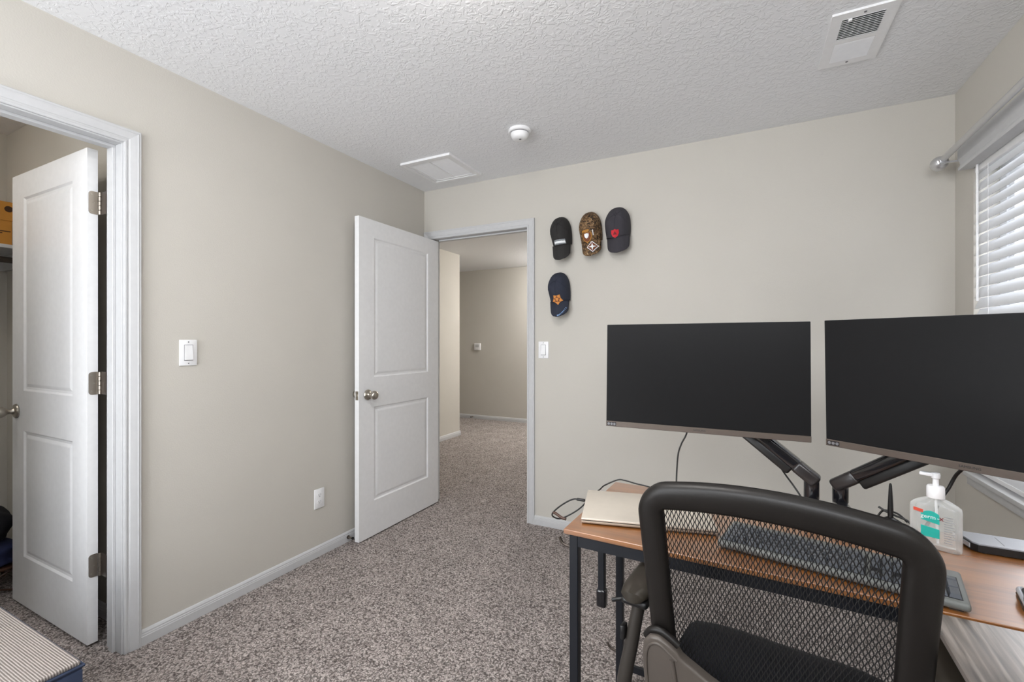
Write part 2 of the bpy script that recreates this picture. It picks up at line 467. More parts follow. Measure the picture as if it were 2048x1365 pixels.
# hall shell
mb = MB(); mb.box(-1.28, -1.18, 0.115, 2.30, 0, H); mb.box(-2.6, -1.28, 2.2, 2.30, 0, H); mb.box(-2.7, -2.6, 2.2, 3.55, 0, H)
struct(mb.build('wall_hall_left', WALL), 'beige hall wall ending in an outside corner', 'wall')
mb = MB(); mb.box(-2.7, 1.5, 3.55, 3.65, 0, H)
struct(mb.build('wall_hall_far', WALL), 'beige wall at the far end of the hall', 'wall')
mb = MB(); mb.box(1.4, 1.5, 0.115, 3.55, 0, H); mb.box(-1.28, -0.115, 0.0, 0.115, 0, H)
struct(mb.build('wall_hall_right', WALL), 'beige hall wall beside the doorway', 'wall')

# baseboards
BB = [(0, 0), (0.014, 0), (0.014, 0.036), (0.0125, 0.039), (0.0125, 0.044), (0.0105, 0.047), (0.0105, 0.053), (0.006, 0.060), (0, 0.062)]
def baseboard(name, a, b, nrm, label):
    a = Vector((a[0], a[1], 0)); b = Vector((b[0], b[1], 0)); n = Vector((nrm[0], nrm[1], 0))
    m = MB(); k = len(BB)
    vs = [p + n * t + Vector((0, 0, z)) for p in (a, b) for t, z in BB]
    fs = [(i, (i + 1) % k, k + (i + 1) % k, k + i) for i in range(k)] + [tuple(range(k)), tuple(range(2 * k - 1, k - 1, -1))]
    m.add(vs, fs)
    return struct(m.build(name, WHITE, smooth=25), label, 'baseboard')
baseboard('baseboard_left', (0, -1.896), (0, -0.014), (1, 0), 'white baseboard along the left wall')
baseboard('baseboard_back', (0.946, 0), (W, 0), (0, -1), 'white baseboard below the caps and monitors')
baseboard('baseboard_right', (W, -0.014), (W, REAR), (-1, 0), 'white baseboard under the window')
baseboard('baseboard_hall_left', (-1.18, 0.12), (-1.18, 2.314), (1, 0), 'white baseboard on the hall corner')
baseboard('baseboard_hall_return', (-1.166, 2.30), (-2.6, 2.30), (0, 1), 'white baseboard past the hall corner')
baseboard('baseboard_hall_far', (-2.6, 3.55), (1.4, 3.55), (0, -1), 'white baseboard on the far hall wall')
baseboard('baseboard_closet', (-0.13, -1.86), (-1.52, -1.86), (0, -1), 'white baseboard inside the closet behind its door')

# door casings: profile of (distance from the opening, thickness)
CP = [(0, 0), (0, 0.009), (0.004, 0.011), (0.009, 0.011), (0.011, 0.008), (0.017, 0.0095), (0.019, 0.012), (0.022, 0.013),
      (0.043, 0.016), (0.046, 0.018), (0.049, 0.0165), (0.055, 0.0165), (0.057, 0.014), (0.057, 0)]
def casing(name, o, u, n, a0, a1, zt, label):
    # o: origin on the wall, u: along the wall, n: out of the wall; opening from a0 to a1 along u
    o = Vector(o); u = Vector(u); n = Vector(n); Z = Vector((0, 0, 1)); k = len(CP)
    root = thing(name, label, 'door trim', o + u * ((a0 + a1) / 2), kind='structure')
    off = root.location
    def strip(nm, fn0, fn1):
        m = MB(off)
        vs = [fn0(w_, t) for w_, t in CP] + [fn1(w_, t) for w_, t in CP]
        fs = [(i, (i + 1) % k, k + (i + 1) % k, k + i) for i in range(k)] + [tuple(range(k)), tuple(range(2 * k - 1, k - 1, -1))]
        m.add(vs, fs); m.build(nm, WHITE, root, smooth=25)
    strip('side_casing', lambda w_, t: o + u * (a0 - w_) + n * t, lambda w_, t: o + u * (a0 - w_) + n * t + Z * (zt + w_))
    strip('side_casing', lambda w_, t: o + u * (a1 + w_) + n * t, lambda w_, t: o + u * (a1 + w_) + n * t + Z * (zt + w_))
    strip('head_casing', lambda w_, t: o + u * (a0 - w_) + n * t + Z * (zt + w_), lambda w_, t: o + u * (a1 + w_) + n * t + Z * (zt + w_))
    return root
t1 = casing('trim_1', (0, 0, 0), (0, 1, 0), (1, 0, 0), CY0 - 0.006, CY1 + 0.006, 2.063, 'white moulded casing around the closet doorway')
t2 = casing('trim_2', (0, 0, 0), (1, 0, 0), (0, -1, 0), DX0, DX1 + 0.003, 2.059, 'white moulded casing around the hall doorway')
# jambs with stops
def jamb(root, boxes, nm):
    for b_ in boxes:
        m = MB(root.location); m.bbox(*b_, b=0.0015, seg=1); m.build(nm, WHITE, root)
jamb(t1, [(-0.118, 0.001, CY1, CY1 + 0.018, 0, 2.058), (-0.118, 0.001, CY0 - 0.018, CY0, 0, 2.058)], 'side_jamb')
jamb(t1, [(-0.118, 0.001, CY0 - 0.018, CY1 + 0.018, 2.058, 2.075)], 'head_jamb')
jamb(t1, [(-0.078, -0.044, CY1 - 0.011, CY1, 0, 2.047), (-0.078, -0.044, CY0, CY0 + 0.011, 0, 2.047), (-0.078, -0.044, CY0, CY1, 2.047, 2.058)], 'door_stop_strip')
jamb(t2, [(DX0 - 0.018, DX0, -0.001, 0.118, 0, 2.058), (DX1, DX1 + 0.018, -0.001, 0.118, 0, 2.058)], 'side_jamb')
jamb(t2, [(DX0 - 0.018, DX1 + 0.018, -0.001, 0.118, 2.058, 2.075)], 'head_jamb')
jamb(t2, [(DX1 - 0.011, DX1, 0.045, 0.08, 0, 2.047), (DX0 + 0.045, DX1, 0.045, 0.08, 2.048, 2.058)], 'door_stop_strip')

# ------------------------------------------------------------------ moulded two-panel doors
RING = [(0, 0), (0.006, 0.0), (0.014, 0.0065), (0.024, 0.0075), (0.036, 0.0035), (0.040, 0.0028)]
def door(name, label, loc, rz, width, zt, panels):
    # local: x along the width from the hinge, y thickness 0..0.035, z up
    root = thing(name, label, 'door', loc, rz, kind='structure')
    m = MB(); th = 0.035; z0 = 0.0
    for side in (0, 1):
        yy = lambda d: d if side == 0 else th - d
        xs = [0, panels[0][0], panels[0][1], width]
        zs = [z0, panels[1][2], panels[1][3], panels[0][2], panels[0][3], zt]
        for i in range(3):
            for j in range(5):
                if i == 1 and j in (1, 3): continue
                m.add([(xs[i], yy(0), zs[j]), (xs[i + 1], yy(0), zs[j]), (xs[i + 1], yy(0), zs[j + 1]), (xs[i], yy(0), zs[j + 1])], [(0, 1, 2, 3)])
        for x0, x1, a, b_ in panels:
            ring = []
            for ins, d in RING:
                ring.append([(x0 + ins, yy(d), a + ins), (x1 - ins, yy(d), a + ins), (x1 - ins, yy(d), b_ - ins), (x0 + ins, yy(d), b_ - ins)])
            for q in range(len(ring) - 1):
                for e in range(4):
                    m.add([ring[q][e], ring[q][(e + 1) % 4], ring[q + 1][(e + 1) % 4], ring[q + 1][e]], [(0, 1, 2, 3)])
            m.add(ring[-1], [(0, 1, 2, 3)])
    m.add([(0, 0, z0), (0, th, z0), (0, th, zt), (0, 0, zt)], [(0, 1, 2, 3)])
    m.add([(width, 0, z0), (width, th, z0), (width, th, zt), (width, 0, zt)], [(0, 1, 2, 3)])
    m.add([(0, 0, zt), (width, 0, zt), (width, th, zt), (0, th, zt)], [(0, 1, 2, 3)])
    m.add([(0, 0, z0), (width, 0, z0), (width, th, z0), (0, th, z0)], [(0, 1, 2, 3)])
    me = bpy.data.meshes.new('door_slab'); me.from_pydata([tuple(v) for v in m.v], [], m.f)
    bm = bmesh.new(); bm.from_mesh(me); bmesh.ops.remove_doubles(bm, verts=list(bm.verts), dist=0.0003)
    bmesh.ops.recalc_face_normals(bm, faces=list(bm.faces)); bm.to_mesh(me); bm.free()
    me.materials.append(DOORW)
    o = bpy.data.objects.new('door_slab', me); COL.objects.link(o); o.parent = root
    return root
KNOB = [(0.0, 0.0), (0.033, 0.0), (0.034, 0.004), (0.031, 0.010), (0.017, 0.014), (0.012, 0.020), (0.0115, 0.030), (0.014, 0.036),
        (0.022, 0.042), (0.027, 0.050), (0.0285, 0.058), (0.027, 0.066), (0.022, 0.072), (0.013, 0.0755), (0.0, 0.076)]
EGG = [(0.0, 0.0), (0.033, 0.0), (0.034, 0.004), (0.031, 0.009), (0.016, 0.013), (0.0125, 0.019), (0.0115, 0.026), (0.013, 0.031),
       (0.021, 0.041), (0.0265, 0.053), (0.028, 0.064), (0.026, 0.076), (0.020, 0.086), (0.011, 0.091), (0.0, 0.0925)]
def knob(root, x, z, prof, both=True):
    for sgn in ((-1, 1) if both else (-1,)):
        m = MB()
        M = T((x, 0 if sgn < 0 else 0.035, z)) @ ROT(90 if sgn < 0 else -90, 'X')
        m.lathe([(max(r, 0.0004), h) for r, h in prof], 28, M)
        m.build('door_knob', NICKEL, root, smooth=40, label='satin nickel knob')
# door_1: bedroom door standing open along the left wall; local x runs from hinge towards the room
d1 = door('door_1', 'white two-panel door standing open against the left wall', (0.066, 0.045, 0.008), R(-90), 0.830, 2.038,
          [(0.125, 0.705, 1.018, 1.930), (0.125, 0.705, 0.218, 0.838)])
# rotated -90: local y -> world +x, so the face towards the room is y = 0.035
knob(d1, 0.757, 0.915, KNOB, True)
m = MB(); m.bbox(0.8295, 0.8315, 0.006, 0.029, 0.887, 0.943, b=0.0008, seg=1)
lp = m.build('latch_plate', NICKEL, d1)
m = MB(); m.prism([(0.831, 0.011), (0.838, 0.013), (0.842, 0.017), (0.838, 0.022), (0.831, 0.024)], 0.016, T((0, 0, 0.908))); m.build('latch_bolt', NICKEL, d1)
for hz in (0.30, 1.05, 1.80):
    m = MB(); m.lathe([(0.005, 0), (0.0058, 0.002), (0.0058, 0.086), (0.005, 0.088)], 12, T((0.042, -0.001, hz)))
    m.build('hinge', PEWTER, d1, smooth=40)
# door_2: closet door opened into the closet
d2 = door('door_2', 'white two-panel closet door opened into the closet', (-0.172, -1.966, 0.012), R(180), 0.765, 2.045,
          [(0.125, 0.640, 1.010, 1.935), (0.125, 0.640, 0.225, 0.832)])
knob(d2, 0.712, 0.915, EGG, True)
def hinge(root, z):
    # leaf on the door edge (x = 0 face), knuckles and leaf on the jamb
    h = MB(); pts = []
    for a in range(0, 91, 15): pts.append((0.031 - 0.012 + 0.012 * math.sin(R(a)), -0.047 + 0.012 - 0.012 * math.cos(R(a))))
    pts += [(q[0], -q[1]) for q in reversed(pts)]
    pts = [(0.002, -0.047)] + pts + [(0.002, 0.047)]
    h.prism(pts, 0.0022, T((-0.0022, 0, z)) @ Matrix(((0, 0, 1, 0), (1, 0, 0, 0), (0, 1, 0, 0), (0, 0, 0, 1))))
    hr = h.build('hinge', PEWTER, root, label='satin nickel butt hinge')
    k = MB()
    for i in range(5):
        k.lathe([(0.0048, 0), (0.0062, 0.001), (0.0062, 0.0172), (0.0048, 0.0182)], 14, T((-0.008, -0.004, z - 0.047 + i * 0.0188)))
    k.build('knuckle', PEWTER, hr, smooth=40)
    j = MB(); j.box(-0.052, -0.008, -0.008, -0.0062, z - 0.047, z + 0.047); j.build('leaf', HOOKMET, hr)
    sc = MB()
    for dz in (-0.033, 0.0, 0.033):
        sc.lathe([(0.0035, 0), (0.003, 0.0008)], 10, T((-0.0022, 0.022 if dz else 0.014, z + dz)) @ ROT(-90, 'Y'))
    sc.build('screw', NICKEL, hr)
for hz in (1.823, 1.075, 0.320): hinge(d2, hz)

# ------------------------------------------------------------------ window and its blind (right wall)
def window(name, label, loc, rz, width, height, glass):
    # local: x out through the wall (0 = inner wall face), y along the wall, z up from the sill
    w1 = thing(name, label, 'window', loc, rz, kind='structure')
    hy = width / 2; fx0, fx1 = 0.085, 0.145
    fr = MB()
    fr.box(fx0, fx1, hy - 0.055, hy, 0, height); fr.box(fx0, fx1, -hy, -hy + 0.055, 0, height)
    fr.box(fx0, fx1, -hy + 0.055, hy - 0.055, 0, 0.055); fr.box(fx0, fx1, -hy + 0.055, hy - 0.055, height - 0.055, height)
    fr.build('window_frame', VINYL, w1)
    for (p, q) in ((0, hy - 0.055), (-hy + 0.055, 0)):
        s_ = MB()
        s_.box(fx0 + 0.008, fx0 + 0.038, q - 0.04, q, 0.055, height - 0.055); s_.box(fx0 + 0.008, fx0 + 0.038, p, p + 0.04, 0.055, height - 0.055)
        s_.box(fx0 + 0.008, fx0 + 0.038, p + 0.04, q - 0.04, 0.055, 0.095); s_.box(fx0 + 0.008, fx0 + 0.038, p + 0.04, q - 0.04, height - 0.095, height - 0.055)
        so = s_.build('sash', VINYL, w1)
        g_ = MB(); g_.box(fx0 + 0.020, fx0 + 0.026, p + 0.03, q - 0.03, 0.085, height - 0.085); g_.build('pane', glass, so)
    sl = MB(); sl.bbox(-0.028, 0.085, -hy - 0.03, hy + 0.028, -0.006, 0.014, b=0.004); sl.build('window_sill', WHITE, w1, smooth=40)
    ap = MB(); ap.bbox(-0.016, 0, -hy - 0.02, hy + 0.02, -0.042, -0.006, b=0.003); ap.build('apron', WHITE, w1, smooth=40)
window('window_1', 'white vinyl window behind the blind on the right wall', (W, (WY0 + WY1) / 2, WZ0), 0, WY1 - WY0, WZ1 - WZ0, PANEDIM)
window('added_window_high', 'wide unseen window added high on the rear wall for daylight', ((VX0 + VX1) / 2, REAR, VZ0), R(-90), VX1 - VX0, VZ1 - VZ0, PANE)
window('added_window_tall', 'tall unseen window added on the rear wall near the closet for daylight', ((UX0 + UX1) / 2, REAR, UZ0), R(-90), UX1 - UX0, UZ1 - UZ0, PANE)

bl = thing('window_blind', 'white horizontal slat blind hanging in the window', 'blind', (W + 0.014, (WY0 + WY1) / 2, WZ1))
off = bl.location
# valance: crown-moulded board with a return at its end
VP_ = [(0.0, 2.020), (-0.047, 2.020), (-0.049, 2.024), (-0.049, 2.032), (-0.044, 2.036), (-0.041, 2.046), (-0.045, 2.060), (-0.049, 2.066), (-0.050, 2.072), (-0.050, 2.116), (-0.047, 2.118), (0.0, 2.118)]
v_ = MB(off); k = len(VP_)
va = [(W - 0.001 + x, WY1 + 0.006, z) for x, z in VP_]; vb = [(W - 0.001 + x, WY0 - 0.006, z) for x, z in VP_]
v_.add(va + vb, [(i, (i + 1) % k, k + (i + 1) % k, k + i) for i in range(k)] + [tuple(range(k)), tuple(range(2 * k - 1, k - 1, -1))])
v_.build('valance', WHITE, bl, smooth=20)
hr_ = MB(off); hr_.bbox(W + 0.002, W + 0.052, WY0 + 0.004, WY1 - 0.004, 1.995, 2.040, b=0.003); hr_.build('head_rail', PLATE, bl)
# slats
sm = MB()
hw, prof = 0.0245, []
nseg = 6
yl, yh = WY0 + 0.004 - off.y, WY1 - 0.003 - off.y
for j in range(nseg + 1):
    t = -1 + 2 * j / nseg
    prof.append((t * hw, 0.0025 * (1 - t * t)))
top = [(x, z + 0.0013) for x, z in prof]; bot = [(x, z - 0.0013) for x, z in reversed(prof)]
pr = top + bot; k = len(pr)
sm.add([(x, yl, z) for x, z in pr] + [(x, yh, z) for x, z in pr], [(i, (i + 1) % k, k + (i + 1) % k, k + i) for i in range(k)] + [tuple(range(k)), tuple(range(2 * k - 1, k - 1, -1))])
slat_me = sm.mesh('slat', 40); slat_me.materials.append(BLIND)
PITCH, Z0S = 0.0460, 1.978
zz = Z0S; idx = 0
while zz > WZ0 + 0.06:
    o = bpy.data.objects.new('slat', slat_me); COL.objects.link(o); o.parent = bl
    o.location = (0, 0, zz - off.z); o.rotation_euler = (0, R(-68), 0)
    zz -= PITCH; idx += 1
br = MB(off); br.bbox(W + 0.002, W + 0.030, WY0 + 0.006, WY1 - 0.006, WZ0 + 0.022, WZ0 + 0.040, b=0.003); br.build('bottom_rail', PLATE, bl)
for cy in (WY1 - 0.13, WY1 - 0.46, WY0 + 0.35, WY0 + 0.13):
    c_ = MB(off); c_.box(W - 0.0005, W + 0.0010, cy - 0.0012, cy + 0.0012, WZ0 + 0.04, 2.0); c_.build('ladder_cord', PLATE, bl)
wd = MB(off); wd.tube([(W - 0.006, WY1 - 0.052, 2.02), (W - 0.006, WY1 - 0.052, 1.435)], 0.0045, 6); wd.build('tilt_wand', PLATE, bl)

# curtain rod
cr_ = thing('curtain_rod', 'silver curtain rod with round finial above the window blind', 'curtain rod', (W, -0.16, 2.09))
off = cr_.location
m = MB(off); m.tube([(W - 0.095, -0.165, 2.083), (W - 0.095, -1.62, 2.118)], 0.0125, 16); m.build('rod', SILVERROD, cr_, smooth=40)
m = MB(off)
m.lathe([(0.001, -0.036), (0.014, -0.034), (0.025, -0.026), (0.031, -0.014), (0.0325, 0.0), (0.031, 0.012), (0.025, 0.022), (0.017, 0.027), (0.0165, 0.031), (0.020, 0.034), (0.020, 0.039), (0.015, 0.042), (0.013, 0.05)], 24,
        T((W - 0.095, -0.128, 2.080)) @ ROT(90, 'X'))
m.build('finial', SILVERROD, cr_, smooth=40, label='round silver finial')
m = MB(off); m.box(W - 0.1085, W - 0.004, -0.182, -0.171, 2.064, 2.0705); m.box(W - 0.004, W, -0.184, -0.168, 2.040, 2.095)
m.build('bracket', SILVERROD, cr_)

# ------------------------------------------------------------------ wall plates
def rocker(name, label, loc, rz):
    r = thing(name, label, 'light switch', loc, rz)   # local: x across, -y out of the wall, z up from plate centre
    m = MB(); m.bbox(-0.037, 0.037, -0.007, 0, -0.058, 0.058, b=0.0035, seg=2); m.build('cover_plate', PLATE, r, smooth=40)
    m = MB(); m.box(-0.0185, 0.0185, -0.0076, -0.006, -0.0355, 0.0355); m.build('rocker_recess', GREYP, r)
    m = MB(); m.add([(-0.0165, -0.0075, -0.0335), (0.0165, -0.0075, -0.0335), (0.0165, -0.0075, 0.0335), (-0.0165, -0.0075, 0.0335),
                     (-0.0165, -0.0125, -0.0315), (0.0165, -0.0125, -0.0315), (0.0165, -0.0085, 0.0335), (-0.0165, -0.0085, 0.0335)],
                    [(0, 1, 2, 3), (4, 7, 6, 5), (0, 4, 5, 1), (1, 5, 6, 2), (2, 6, 7, 3), (3, 7, 4, 0)]); m.build('rocker', PLATE, r)
    for dz in (-0.048, 0.048):
        m = MB(); m.lathe([(0.003, 0), (0.0026, 0.0008)], 10, T((0, -0.007, dz)) @ ROT(90, 'X')); m.build('screw', GREYP, r)
    return r
rocker('light_switch', 'white rocker light switch on the left wall beside the closet', (0, -1.712, 1.210), R(90))
rocker('light_switch', 'white rocker light switch on the back wall beside the hall doorway', (1.015, 0, 1.204), 0)
ot = thing('wall_outlet', 'white duplex power outlet low on the left wall', 'outlet', (0, -1.000, 0.337), R(90))
m = MB(); m.bbox(-0.0355, 0.0355, -0.006, 0, -0.0575, 0.0575, b=0.003, seg=2); m.build('cover_plate', PLATE, ot, smooth=40)
for dz in (-0.0195, 0.0195):
    m = MB(); pts = [(0.017 * math.cos(a), 0.0145 * max(-0.85, min(0.85, math.sin(a)))) for a in [2 * math.pi * q / 20 for q in range(20)]]
    m.prism(pts, 0.0018, T((0, -0.006, dz)) @ ROT(90, 'X')); so = m.build('socket', PLATE, ot)
    m = MB(); m.box(-0.0075, -0.0050, -0.0083, -0.0072, dz - 0.001, dz + 0.007); m.box(0.0045, 0.0070, -0.0083, -0.0072, dz - 0.002, dz + 0.008)
    m.lathe([(0.0028, 0), (0.0027, 0.001)], 10, T((0, -0.0074, dz - 0.007)) @ ROT(90, 'X')); m.build('slot', GREYP, so)
th_ = thing('wall_thermostat', 'small square white thermostat on the far hall wall', 'thermostat', (-1.645, 3.55, 1.184), 0)
m = MB(); m.bbox(-0.058, 0.058, -0.02, 0, -0.055, 0.055, b=0.004); m.build('case', PLATE, th_, smooth=40)
m = MB(); m.box(-0.035, 0.035, -0.0215, -0.019, -0.01, 0.035); m.build('display', PALEG, th_)
m = MB(); m.bbox(-0.02, 0.02, -0.023, -0.019, -0.04, -0.025, b=0.001, seg=1); m.build('button', PLATE, th_)
# floor-level door stop behind the open door
ds = thing('door_stop', 'small dark spring door stop on the left baseboard behind the open door', 'door stop', (0.014, -0.79, 0.03))
m = MB(); m.lathe([(0.011, 0), (0.011, 0.004), (0.006, 0.006)], 14, ROT(90, 'Y')); m.build('mount', HOOKMET, ds)
m = MB(); m.tube([(0.005 + 0.03 * q / 60, 0.0055 * math.cos(q * 0.75), 0.0055 * math.sin(q * 0.75)) for q in range(61)], 0.0012, 5); m.build('spring', PEWTER, ds)
m = MB(); m.lathe([(0.006, 0), (0.008, 0.002), (0.008, 0.010), (0.005, 0.012)], 14, T((0.034, 0, 0)) @ ROT(90, 'Y')); m.build('rubber_tip', BLACKP, ds)
hs = thing('door_stop', 'small door stop on the far hall baseboard', 'door stop', (-1.735, 3.536, 0.03))
m = MB(); m.lathe([(0.012, 0), (0.012, 0.004), (0.006, 0.006), (0.005, 0.05)], 12, ROT(90, 'X')); m.build('mount', PEWTER, hs)
m = MB(); m.lathe([(0.008, 0.05), (0.009, 0.052), (0.009, 0.06), (0.006, 0.062)], 12, ROT(90, 'X')); m.build('rubber_tip', BLACKP, hs)

# ------------------------------------------------------------------ ceiling fittings
sv = thing('ceiling_vent', 'white louvred supply register on the ceiling near the window', 'vent', (2.618, -0.716, H))
x0, x1, y0, y1 = -0.100, 0.100, -0.180, 0.180
m = MB()
ix, iy = 0.064, 0.144
for (a, b_, c_, d_) in ((x0, -ix, y0, y1), (ix, x1, y0, y1), (-ix, ix, y0, -iy), (-ix, ix, iy, y1), (-ix, ix, -0.011, 0.011)):
    m.box(a, b_, c_, d_, -0.008, 0.0)
m.build('frame', PLATE, sv)
m = MB(); m.box(-ix, ix, -iy, iy, -0.0012, -0.0005); m.build('duct_shade_sheet', DARK, sv)  # dark sheet painted for the shade inside the duct
for sgn in (-1, 1):
    for q in range(12):
        yc = sgn * (0.017 + q * 0.0112)
        s_ = MB(); s_.box(-ix, ix, -0.0052, 0.0052, -0.0006, 0.0006, T((0, yc, -0.0052)) @ ROT(42 if sgn < 0 else -36, 'X'))
        s_.build('slat', PLATE, sv)
m = MB(); m.bbox(-0.046, -0.034, -0.142, -0.132, -0.014, -0.004, b=0.001, seg=1); m.build('damper_lever', PLATE, sv)
for yy in (-0.162, 0.162):
    m = MB(); m.lathe([(0.005, 0), (0.004, 0.0015)], 10, T((0, yy, -0.008)) @ ROT(180, 'X')); m.build('screw', GREYP, sv)
rv = thing('return_air_grille', 'square white return air grille on the ceiling above the open door', 'vent', (0.405, -0.333, H))
m = MB(); a = 0.195; i_ = 0.172
for bx in ((-a, -i_, -a, a), (i_, a, -a, a), (-i_, i_, -a, -i_), (-i_, i_, i_, a)): m.box(*bx, -0.014, 0.0)
m.build('outer_frame', PLATE, rv)
m = MB(); j_ = 0.168; i2 = 0.150
for bx in ((-j_, -i2, -j_, j_), (i2, j_, -j_, j_), (-i2, i2, -j_, -i2), (-i2, i2, i2, j_), (-0.005, 0.005, -i2, i2)): m.box(*bx, -0.010, -0.002)
m.build('hinged_face', PLATE, rv)
m = MB(); m.box(-i_, i_, -i_, i_, -0.0012, -0.0004); m.build('filter', P_WHITE, rv)
m = MB()
for q in range(46):
    yc = -i2 + 0.0033 + q * 0.00652
    for (a0, a1) in ((-i2, -0.005), (0.005, i2)): m.box(a0, a1, -0.0028, 0.0028, -0.0004, 0.0004, T((0, yc, -0.005)) @ ROT(-24, 'X'))
sf = m.build('slat_field', PLATE, rv); sf['kind'] = 'stuff'
sd = thing('smoke_detector', 'round white smoke detector on the ceiling', 'smoke detector', (1.122, -0.600, H))
m = MB(); m.lathe([(0.062, 0), (0.064, -0.004), (0.064, -0.014), (0.060, -0.018)], 40); m.build('base', PLATE, sd, smooth=40)
m = MB(); m.lathe([(0.0495, -0.0175), (0.0495, -0.0225)], 36); m.build('sensor_gap', GREYP, sd)
m = MB(); m.lathe([(0.051, -0.0215), (0.051, -0.030), (0.045, -0.044), (0.036, -0.052), (0.020, -0.055), (0.001, -0.0555)], 40); m.build('dome', PLATE, sd, smooth=40)
m = MB(); m.lathe([(0.007, -0.0553), (0.006, -0.057)], 14, T((0.006, -0.008, 0))); m.build('test_button', GREYP, sd)
def ceiling_lamp(name, label, x, y, mat, r):
    l_ = thing(name, label, 'lamp', (x, y, H))
    m = MB(); m.lathe([(r * 0.72, 0), (r * 0.74, -0.012), (r * 0.70, -0.022)], 40); m.build('base', PLATE, l_, smooth=40)
    m = MB(); m.lathe([(r * 0.70, -0.0205), (r, -0.030), (r * 0.97, -0.055), (r * 0.82, -0.085), (r * 0.55, -0.106), (r * 0.2, -0.116), (0.002, -0.117)], 14); m.build('glass_dome', mat, l_, smooth=60)
    m = MB(); m.lathe([(0.009, -0.116), (0.009, -0.124), (0.003, -0.13)], 14); m.build('finial', NICKEL, l_, smooth=40)
ceiling_lamp('ceiling_lamp', 'round glass ceiling lamp in the middle of the room', 1.57, -1.95, LAMPG, 0.19)
ceiling_lamp('ceiling_lamp', 'round glass ceiling lamp added out of view to light the hall', 0.20, 3.05, HALLG, 0.16)  # unseen lamp, added because the hall needs light
ceiling_lamp('ceiling_lamp', 'round glass ceiling lamp in the closet', -0.72, -2.72, CLOSG, 0.12)

# ------------------------------------------------------------------ closet contents
sh = thing('closet_shelf', 'white closet shelf with a hanging rod under it', 'shelf', (-1.34, -2.3, 1.745))
off = sh.location
m = MB(off); m.bbox(-1.52, -1.165, -2.9, -1.86, 1.745, 1.764, b=0.002, seg=1); m.build('board', WHITE, sh)
m = MB(off); m.box(-1.52, -1.50, -2.9, -1.86, 1.66, 1.745); m.box(-1.50, -1.17, -1.879, -1.86, 1.66, 1.745); m.build('cleat', WHITE, sh)
m = MB(off); m.tube([(-1.225, -2.9, 1.69), (-1.225, -1.879, 1.69)], 0.016, 14); m.build('rod', HOOKMET, sh, smooth=40)
m = MB(off); m.lathe([(0.03, 0), (0.03, 0.008), (0.02, 0.012)], 16, T((-1.225, -1.879, 1.69)) @ ROT(90, 'X')); m.build('rod_socket', PLATE, sh)
cb = thing('cardboard_box', 'orange-brown cardboard box on the closet shelf', 'box', (-1.335, -2.12, 1.764))
m = MB(); m.box(-0.155, 0.155, -0.21, 0.185, 0, 0.125); m.build('carton', CARD, cb)
m = MB(); m.box(-0.158, 0.158, -0.213, 0.188, 0.125, 0.222); m.build('lid', CARD, cb)
m = MB(); m.lathe([(0.016, 0), (0.016, 0.001)], 16, T((0.158, 0.172, 0.185)) @ ROT(90, 'Y')); m.lathe([(0.007, 0), (0.007, 0.002)], 12, T((0.158, 0.172, 0.185)) @ ROT(90, 'Y')); m.build('printed_mark', INK, cb)
m = MB(); m.box(0.155, 0.156, 0.04, 0.18, 0.066, 0.071); m.box(0.155, 0.156, 0.07, 0.15, 0.056, 0.061); m.build('printed_line', INK, cb)
# dark clothes on a low stand
st = thing('shoe_stand', 'low dark brown wire stand on the closet floor', 'stand', (-1.18, -2.05, 0))
for sx, sy in ((-0.14, -0.22), (0.14, -0.22), (-0.14, 0.12), (0.14, 0.12)):
    m = MB(); m.tube([(sx, sy, 0), (sx * 0.9, sy * 0.9, 0.13)], 0.007, 8); m.build('leg', BROWNST, st)
m = MB(); m.tube([(0.14, -0.22, 0.0), (0.126, 0.108, 0.125)], 0.005, 6); m.tube([(0.14, 0.12, 0.0), (0.126, -0.198, 0.125)], 0.005, 6); m.build('cross_brace', BROWNST, st)
m = MB(); m.bbox(-0.15, 0.15, -0.22, 0.12, 0.125, 0.137, b=0.003); m.build('shelf_board', BROWNST, st)
def lump(name, label, cat, mat, loc, sx, sy, sz, seed):
    bm = bmesh.new(); bmesh.ops.create_icosphere(bm, subdivisions=4, radius=1)
    rnd = random.Random(seed); ph = [rnd.uniform(0, 6) for _ in range(6)]
    for v in bm.verts:
        c = v.co; f = 1 + 0.05 * math.sin(5 * c.x + ph[0]) * math.sin(4 * c.y + ph[1]) + 0.05 * math.sin(7 * c.z + ph[2] + 3 * c.x) + 0.03 * math.sin(11 * c.y + 6 * c.z + ph[3])
        q = Vector([math.copysign(abs(k_) ** 0.72, k_) for k_ in c]) * f
        v.co = Vector((q.x * sx, q.y * sy, max(q.z, -0.82) * sz + 0.82 * sz))
    m = MB(); m.bm(bm); o = m.build(name, mat, smooth=60); o.location = loc
    return tag(o, label, cat)
lump('folded_jeans', 'folded navy blue cloth on the low closet stand', 'clothing', NAVYCLOTH, (-1.18, -2.08, 0.137), 0.15, 0.165, 0.062, 3)
lump('black_bag', 'black soft bag lying on the navy cloth in the closet', 'bag', BLACKCLOTH, (-1.20, -2.10, 0.260), 0.145, 0.165, 0.09, 5)

